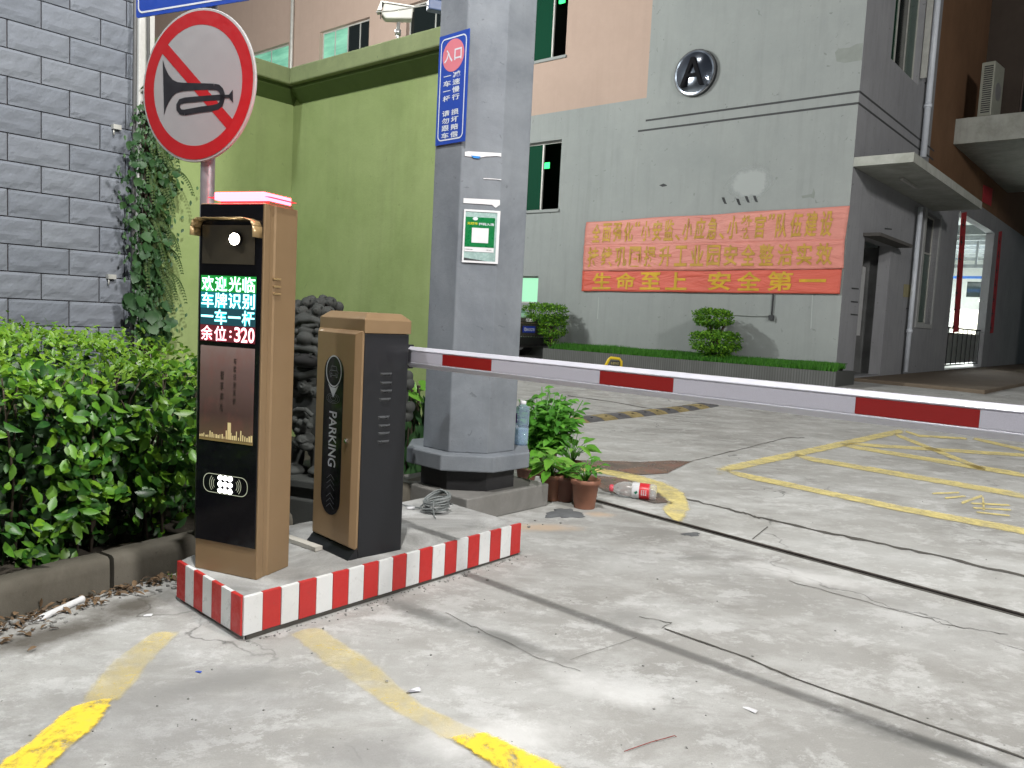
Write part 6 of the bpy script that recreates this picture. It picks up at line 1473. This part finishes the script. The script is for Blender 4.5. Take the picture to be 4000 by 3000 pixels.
plant(t, r, h, 16, (.12, .2), .4, .2, .12, M_pl2, 4)
t, r, h = pot(2230, 1875, 40, 75, 'flower pot with an upright bright green plant behind the other pots', M_terra2)
plant(t, r, h, 30, (.08, .14), .42, .13, .26, M_pl2, 8)
# tall bushy plant behind
pb_ = gp(2110, 1850); bush = thing('tall_bush', pb_, 0, 'tall bushy green potted plant rising behind the column beside the water bottle', 'plant')
m_ = MB(); m_.lathe([(.10, 0), (.13, .18), (.14, .18), (.13, .2), (.1, .19)], 20); m_.build('pot', M_terra2, bush)
rr = random.Random(9); fo = MB(); st = MB(); cntl = 0; s_ = pb_.y / FPX
for k in range(46):
    a = rr.uniform(0, 2 * pi); q = rr.random() ** .6 * .27; H_ = rr.uniform(.6, 1.0) * (1850 - 1478) * s_ * (1 - .18 * (q / .27)); top = Vector((q * cos(a) * 1.1 + .06 * (1 - H_), q * sin(a), H_)); st.tube([(0.3 * q * cos(a), .3 * q * sin(a), .15), top * .6, top], .004, 4)
    for j in range(20):
        t_ = .25 + .75 * j / 20; p = Vector((top.x * (.4 + .6 * t_), top.y * (.4 + .6 * t_), .1 + (H_ - .1) * t_)); b_ = rr.uniform(0, 2 * pi); d = Vector((cos(b_), sin(b_), rr.uniform(-.5, .6))); L = rr.uniform(.06, .105)
        if cntl < 150 and p.y < .0 and rr.random() < .6: m = MB(); add_leaf(m, Vector((0, 0, 0)), d, Vector((0, -.5, 1)), L, L * .55, .25, .15); o = m.build('leaf', M_pl1, bush); o.location = p + d * .02; cntl += 1
        else: add_leaf(fo, p + d * .02, d, Vector((0, -.5, 1)), L, L * .55, .25, .15)
tag(fo.build('foliage', M_pl1, bush), kind='stuff'); st.build('stems', M_pl1, bush)
# leafy plant seen between the barrier machine and the column
pb_ = gp(1612, 1900); pl_b = thing('dark_leafed_plant', pb_, 0, 'plant with bright top leaves and dark shaded stems between the barrier machine and the column', 'plant')
rr = random.Random(12); s_ = pb_.y / FPX; fo = MB()
for k in range(16):
    p = Vector((rr.uniform(-.11, .10), rr.uniform(-.1, .1), (1900 - rr.uniform(1440, 1620)) * s_)); b_ = rr.uniform(0, 2 * pi); d = Vector((cos(b_), sin(b_) - .3, rr.uniform(-.6, .3))); m = MB(); L = rr.uniform(.10, .16); add_leaf(m, Vector((0, 0, 0)), d, Vector((0, -.6, 1)), L, L * .42, .25, .15); o = m.build('leaf', M_pl2, pl_b); o.location = p
for k in range(260):
    z = (1900 - rr.uniform(1540, 1890)) * s_ ; p = Vector((rr.uniform(-.16, .10), rr.uniform(-.05, .25), z)); add_leaf(fo, p, Vector((rr.uniform(-.5, .5), -.2, -1)), Vector((0, -1, .3)), rr.uniform(.08, .16), .035)
m = MB()
for k in range(7): x = rr.uniform(-.12, .08); m.tube([(x, .05, 0), (x + rr.uniform(-.04, .04), .05, (1900 - 1500) * s_)], .008, 5)
m.build('stems', M_twig, pl_b); tag(fo.build('foliage', M_ivy, pl_b), kind='stuff')

# ------------------------------------------------------------------ bottles
def glassy(name, col, rough=.08, body=.30):
    m, nt, b = _new(name); b.inputs['Base Color'].default_value = (*col, 1); b.inputs['Roughness'].default_value = rough; b.inputs['Specular IOR Level'].default_value = .9
    tr = nt.nodes.new('ShaderNodeBsdfTransparent'); tr.inputs[0].default_value = (.93, .96, .98, 1); fr = N(nt, 'ShaderNodeLayerWeight', Blend=.45); mx = nt.nodes.new('ShaderNodeMixShader')
    nt.links.new(ramp(nt, fr.outputs['Facing'], [(0.0, body), (.55, body + .12), (1.0, .95)]), mx.inputs[0]); out = nt.nodes['Material Output']
    nt.links.new(tr.outputs[0], mx.inputs[1]); nt.links.new(b.outputs[0], mx.inputs[2]); nt.links.new(mx.outputs[0], out.inputs[0])
    bump(nt, b, noise_node(nt, coords(nt), 40, 3), .4, .004); return m
M_pet = glassy('clear_plastic', (.50, .62, .85), .08, .20); M_water = glassy('water', (.35, .50, .62), 0.02, .35)
p = gp(2035, 1737, zco1); s_ = p.y / FPX
bt = thing('water_bottle', (p.x, p.y, zco1 + .001), 0, 'large clear water bottle with white cap, half full, standing on the collar of the column', 'bottle')
Hb = (1737 - 1563) * s_; rb = 27 * s_
m_ = MB(); m_.lathe([(rb * .9, 0), (rb, Hb * .03), (rb * .97, Hb * .08), (rb, Hb * .12), (rb, Hb * .38), (rb * .93, Hb * .42), (rb, Hb * .46), (rb, Hb * .80), (rb * .96, Hb * .86), (rb * .5, Hb * .90), (rb * .42, Hb * .93)], 28); o = m_.build('bottle', M_pet, bt)
m_ = MB(); m_.lathe([(rb * .45, Hb * .925), (rb * .47, Hb * .93), (rb * .47, Hb * .995), (rb * .4, Hb)], 20); m_.build('cap', M_paper, bt)
m_ = MB(); m_.lathe([(rb * .88, .003), (rb * .96, Hb * .12), (rb * .96, Hb * .37)], 24); m_.build('water', M_water, bt)
m_ = MB(); 
for k in range(7):
    a0, a1 = radians(165 + k * 8), radians(173 + k * 8); m_.face([(rb * 1.01 * cos(a), rb * 1.01 * sin(a), z) for a, z in ((a0, Hb * .5), (a1, Hb * .5), (a1, Hb * .72), (a0, Hb * .72))])
m_.build('label', plain('purple_label', (.10, .03, .22), .4), bt)
a_ = gp(2378, 1922, .03); c_ = gp(2562, 1925, .03); c_ = gp(2562, 1955, .0); a_ = gp(2380, 1935, 0)
dv = Vector((c_.x - a_.x, c_.y - a_.y, 0)); Lb = dv.length; rb = 31 * a_.y / FPX
lb = thing('drink_bottle', (a_.x, a_.y, rb * 1.0), atan2(dv.y, dv.x), 'clear plastic bottle with red and white label and pink cap lying in the wet patch', 'bottle')
def xl(mb_obj): mb_obj.rotation_euler = (0, radians(90), 0); return mb_obj
m_ = MB(); m_.lathe([(rb * .35, Lb * .02), (rb * .38, Lb * .09), (rb * .75, Lb * .18), (rb * .97, Lb * .30), (rb, Lb * .44), (rb * .94, Lb * .47), (rb, Lb * .5), (rb, Lb * .83), (rb * .93, Lb * .86), (rb, Lb * .89), (rb, Lb * .96), (rb * .85, Lb)], 28); xl(m_.build('bottle', glassy('crumpled_clear_plastic', (.75, .77, .77), .12, .24), lb))
m_ = MB(); m_.lathe([(rb * .42, -.0), (rb * .46, .004), (rb * .46, Lb * .075), (rb * .4, Lb * .08)], 20); xl(m_.build('cap', plain('pink_red_cap', (.60, .07, .10), .4), lb))
m_ = MB(); m_.lathe([(rb * 1.01, Lb * .49), (rb * 1.015, Lb * .5), (rb * 1.015, Lb * .64), (rb * 1.01, Lb * .645)], 28); xl(m_.build('label', M_paper, lb))
m_ = MB(); m_.lathe([(rb * 1.01, Lb * .645), (rb * 1.015, Lb * .65), (rb * 1.015, Lb * .85), (rb * 1.01, Lb * .855)], 28); xl(m_.build('label', plain('red_label', (.62, .03, .04), .35), lb))
m_ = MB(); m_.face([(Lb * .54, -rb * 1.02, -.002), (Lb * .58, -rb * 1.02, -.016), (Lb * .62, -rb * 1.02, -.002), (Lb * .60, -rb * 1.02, .010)]); m_.build('green_mark', plain('green_print', (.01, .16, .09), .4), lb)
m_ = MB()
for k, xx in enumerate((.69, .735, .78)):
    for j in range(5): 
        z = -.018 + j * .008; m_.box(Lb * xx, Lb * (xx + .028 - .008 * (j % 2)), -rb * 1.035, -rb * 1.0, z, z + .0045)
m_.build('lettering', M_paper, lb)

# ------------------------------------------------------------------ coil of grey cable
p = gp(1705, 2000, .17); coil = thing('cable_coil', (p.x, p.y, .17), 0, 'loose coil of grey cable lying on the island beside the barrier machine', 'cable')
rr = random.Random(21); M_cab = plain('grey_cable_jacket', (.17, .185, .185), .5, var=.12); m_ = MB(); s_ = p.y / FPX
pts = []
for k in range(15 * 26):
    t_ = k / 26; a = 2 * pi * t_; lp_ = int(t_); r2 = random.Random(lp_ // 1); R_ = (r2.uniform(.72, 1.0)) * 76 * s_; tl = r2.uniform(.35, 1.05) if lp_ in (5, 8, 11, 13) else r2.uniform(.0, .45); cxo = r2.uniform(-.012, .012)
    z = .008 + .0052 * min(lp_, 9) + max(0, tl) * R_ * (1 + sin(a + 1.1)) * .5; pts.append(Vector((cxo + R_ * cos(a), R_ * .86 * sin(a), z)))
sm_ = [sum((pts[max(0, min(len(pts) - 1, i + j))] for j in range(-5, 6)), Vector()) / 11 for i in range(len(pts))]
m_.tube(sm_, .0046, 6); m_.build('coil', M_cab, coil)
m_ = MB(); m_.tube([(66 * s_ * .7, -.03, .02), (66 * s_ * .2, -.085, .03), (-.01, -.09, .045), (-.012, -.07, .07), (-.012, -.04, .05)], .005, 6); m_.tube([(-.012, -.088, .04), (0, -.12, .006), (.01, -.15, .005)], .0038, 6); m_.build('tie', M_cab, coil)
m_ = MB(); m_.tube([(-66 * s_, .03, .01), (-.17, .08, .006), (-.28, .16, .006), (-.36, .22, .02)], .004, 6); m_.build('lead', M_cab, coil)
p = gp(1607, 1988, .17); t = thing('cable_connector', (p.x, p.y, .17), radians(15), 'small white plastic connector on the island left of the cable coil', 'connector'); m_ = MB(); m_.box(-.025, .02, -.007, .007, .0, .012); m_.build('plug', M_paper, t, .002)
# angle iron and timber scraps between the machines
p = gp(1180, 2128, .17); t = thing('wood_scrap', (p.x, p.y, .17), radians(-38), 'pale timber scrap lying on the island between the kiosk and the barrier machine', 'timber'); m_ = MB(); m_.box(-.16, .12, -.02, .02, 0, .018); m_.build('plank', plain('pale_weathered_timber', (.42, .40, .36), .8), t)

# ------------------------------------------------------------------ white pipe, leaves, litter, stones
a_ = gp(160, 2412, .015); c_ = gp(322, 2338, .015); dv = c_ - a_; t = thing('broken_pipe', (a_.x, a_.y, 0), atan2(dv.y, dv.x), 'short broken piece of white plastic pipe lying by the kerb on the left', 'pipe')
L = Vector((dv.x, dv.y, 0)).length; m_ = MB(); n = 16; vs = []
for i, (x, k) in enumerate(((0, .9), (.02, 1), (L * .5, 1), (L * .93, 1.0), (L * .97, 1.12), (L, 1.2))):
    for j in range(n): a = 2 * pi * j / n; jag_ = .012 * sin(3 * a + 1) if i in (0,) else 0; vs.append((x + jag_, .0125 * k * cos(a), .0135 + .0125 * k * sin(a)))
m_.add(vs, [(i * n + j, i * n + (j + 1) % n, (i + 1) * n + (j + 1) % n, (i + 1) * n + j) for i in range(5) for j in range(n)], 0, True)
o = m_.build('tube', plain('white_pvc', (.66, .67, .68), .4), t); s = o.modifiers.new('thick', 'SOLIDIFY'); s.thickness = .002
M_dry = leaf_mat('dry_leaves', [(.10, .06, .03), (.17, .11, .06), (.07, .05, .035)], .8, .05); M_rock = plain('grey_chips', (.20, .20, .19), .9, var=.4, scale=40)
dl = MB(); rr = random.Random(31)
for k in range(420):
    x = rr.uniform(-.7, Lk + .1); y = -abs(rr.gauss(0, .055)) - .005 if x > .1 else -abs(rr.gauss(0, .10)); p = kw(x, y); add_leaf(dl, Vector((p.x, p.y, .004 + rr.random() * .022)), Vector((rr.uniform(-1, 1), rr.uniform(-1, 1), rr.uniform(-.15, .2))), Vector((rr.uniform(-.4, .4), rr.uniform(-.4, .4), 1)), rr.uniform(.02, .05), rr.uniform(.01, .022), .3, .2)
tag(dl.build('dry_leaves', M_dry), kind='stuff')
wd = MB()
for k in range(150):
    x = rr.choice((.95, 1.05, 1.15, .8, 1.0)) + rr.gauss(0, .05); p = kw(x, -.04 - abs(rr.gauss(0, .02))); 
    for j in range(2): add_leaf(wd, Vector((p.x, p.y, .005)), Vector((rr.uniform(-1, 1), rr.uniform(-1, 1), rr.uniform(.2, 1))), Vector((0, -.4, 1)), rr.uniform(.015, .035), .010)
tag(wd.build('weeds', M_top), kind='stuff')
st_ = MB()
def chip(x, y, z, s):
    k0 = len(st_.v); st_.ball((x, y, z + s * .3), (s * rr.uniform(.6, 1.2), s * rr.uniform(.6, 1.2), s * rr.uniform(.35, .7)), 6, 4)
    for i in range(k0, len(st_.v)): v_ = st_.v[i]; st_.v[i] = (v_[0] + rr.uniform(-.2, .2) * s, v_[1] + rr.uniform(-.2, .2) * s, max(0, v_[2] + rr.uniform(-.15, .15) * s))
for k in range(260):
    p = gp(rr.uniform(0, 4000), 1900 + rr.random() ** .8 * 1200); chip(p.x, p.y, 0, .0012 + .0045 * rr.random() ** 2.5)
for k in range(160):     # crumbs along the island edge, pots and kerb
    t_ = rr.random(); e_ = FI.w(LI * t_, -.01 - abs(rr.gauss(0, .03))); chip(e_.x, e_.y, 0, rr.uniform(.002, .006))
for (x, y, s) in ((2065, 2060, .012), (2190, 2045, .009), (2090, 2035, .008), (1605, 2283, .010), (1590, 2278, .006), (2120, 2050, .006), (1620, 2700, .010), (1510, 2665, .008), (60, 2440, .022), (30, 2455, .018), (95, 2425, .014), (2940, 2565, .006), (1870, 2470, .006), (680, 2300, .012), (655, 2290, .009), (690, 2275, .008), (1905, 2268, .008)): p = gp(x, y); chip(p.x, p.y, 0, s)
for v_ in range(80): p = kw(rr.uniform(-.6, .9), -abs(rr.gauss(0, .08)) - .02); chip(p.x, p.y, 0, rr.uniform(.003, .010))
tag(st_.build('gravel', M_rock), kind='stuff')
def flat_scrap(name, px_, py, L, W, th, mat, label, cat, h=.004):
    p = gp(px_, py); t = thing(name, (p.x, p.y, .002), th, label, cat); m = MB(); m.add([(0, 0, 0), (L, -.1 * W, h * .2), (L * 1.05, W, h), (L * .3, W * 1.2, h * .5), (-.05 * L, W * .7, 0)], [(0, 1, 2, 3, 4)]); o = m.build('scrap', mat, t); s = o.modifiers.new('thick', 'SOLIDIFY'); s.thickness = .0015
flat_scrap('foil_scrap', 1590, 2712, .045, .012, .4, plain('dark_foil', (.10, .10, .11), .35, .5), 'small dark crumpled foil scrap on the concrete in the lower middle', 'litter', .012)
flat_scrap('blue_scrap', 762, 2626, .022, .006, -.3, plain('blue_plastic', (.03, .08, .45), .4), 'tiny blue plastic scrap on the concrete left of the island corner', 'litter')
flat_scrap('paper_scrap', 2900, 2765, .05, .009, -.9, M_paper, 'small white paper scrap on the concrete at the lower right', 'litter', .01)
flat_scrap('paper_scrap', 560, 2408, .03, .012, .2, M_paper, 'small white crumb of paper near the kerb and broken pipe', 'litter')
a_ = gp(2438, 2940); c_ = gp(2640, 2878); t = thing('red_wire', (a_.x, a_.y, .002), 0, 'thin rusty red wire lying on the concrete at the bottom centre', 'wire'); m_ = MB(); e_ = c_ - a_; m_.tube([(0, 0, .002), (e_.x * .5, e_.y * .5 + .004, .003), (e_.x * .97, e_.y * .97, .003), (e_.x, e_.y * 1.0 - .008, .003)], .0013, 5); m_.build('wire', plain('rusty_red', (.25, .04, .03), .6), t)
for i, (x, y) in enumerate(((2392, 1728), (2710, 2065))):
    p = gp(x, y)
blob_ = blob('drain_lump', 2700, 2088, 34, 7, mort, .003, 5, .006); tag(blob_, 'small dark mortar lump beside the sunk gate rail', 'mortar')
a_ = gp(2570, 1792); b1 = thing('fallen_leaf', (gp(2393, 1876).x, gp(2393, 1876).y, .006), 0, 'tiny yellow green leaf floating in the wet patch beside the drink bottle', 'leaf'); m_ = MB(); add_leaf(m_, Vector((0, 0, 0)), Vector((1, .2, .05)), Vector((0, 0, 1)), .03, .018); m_.build('blade', M_pl3, b1)
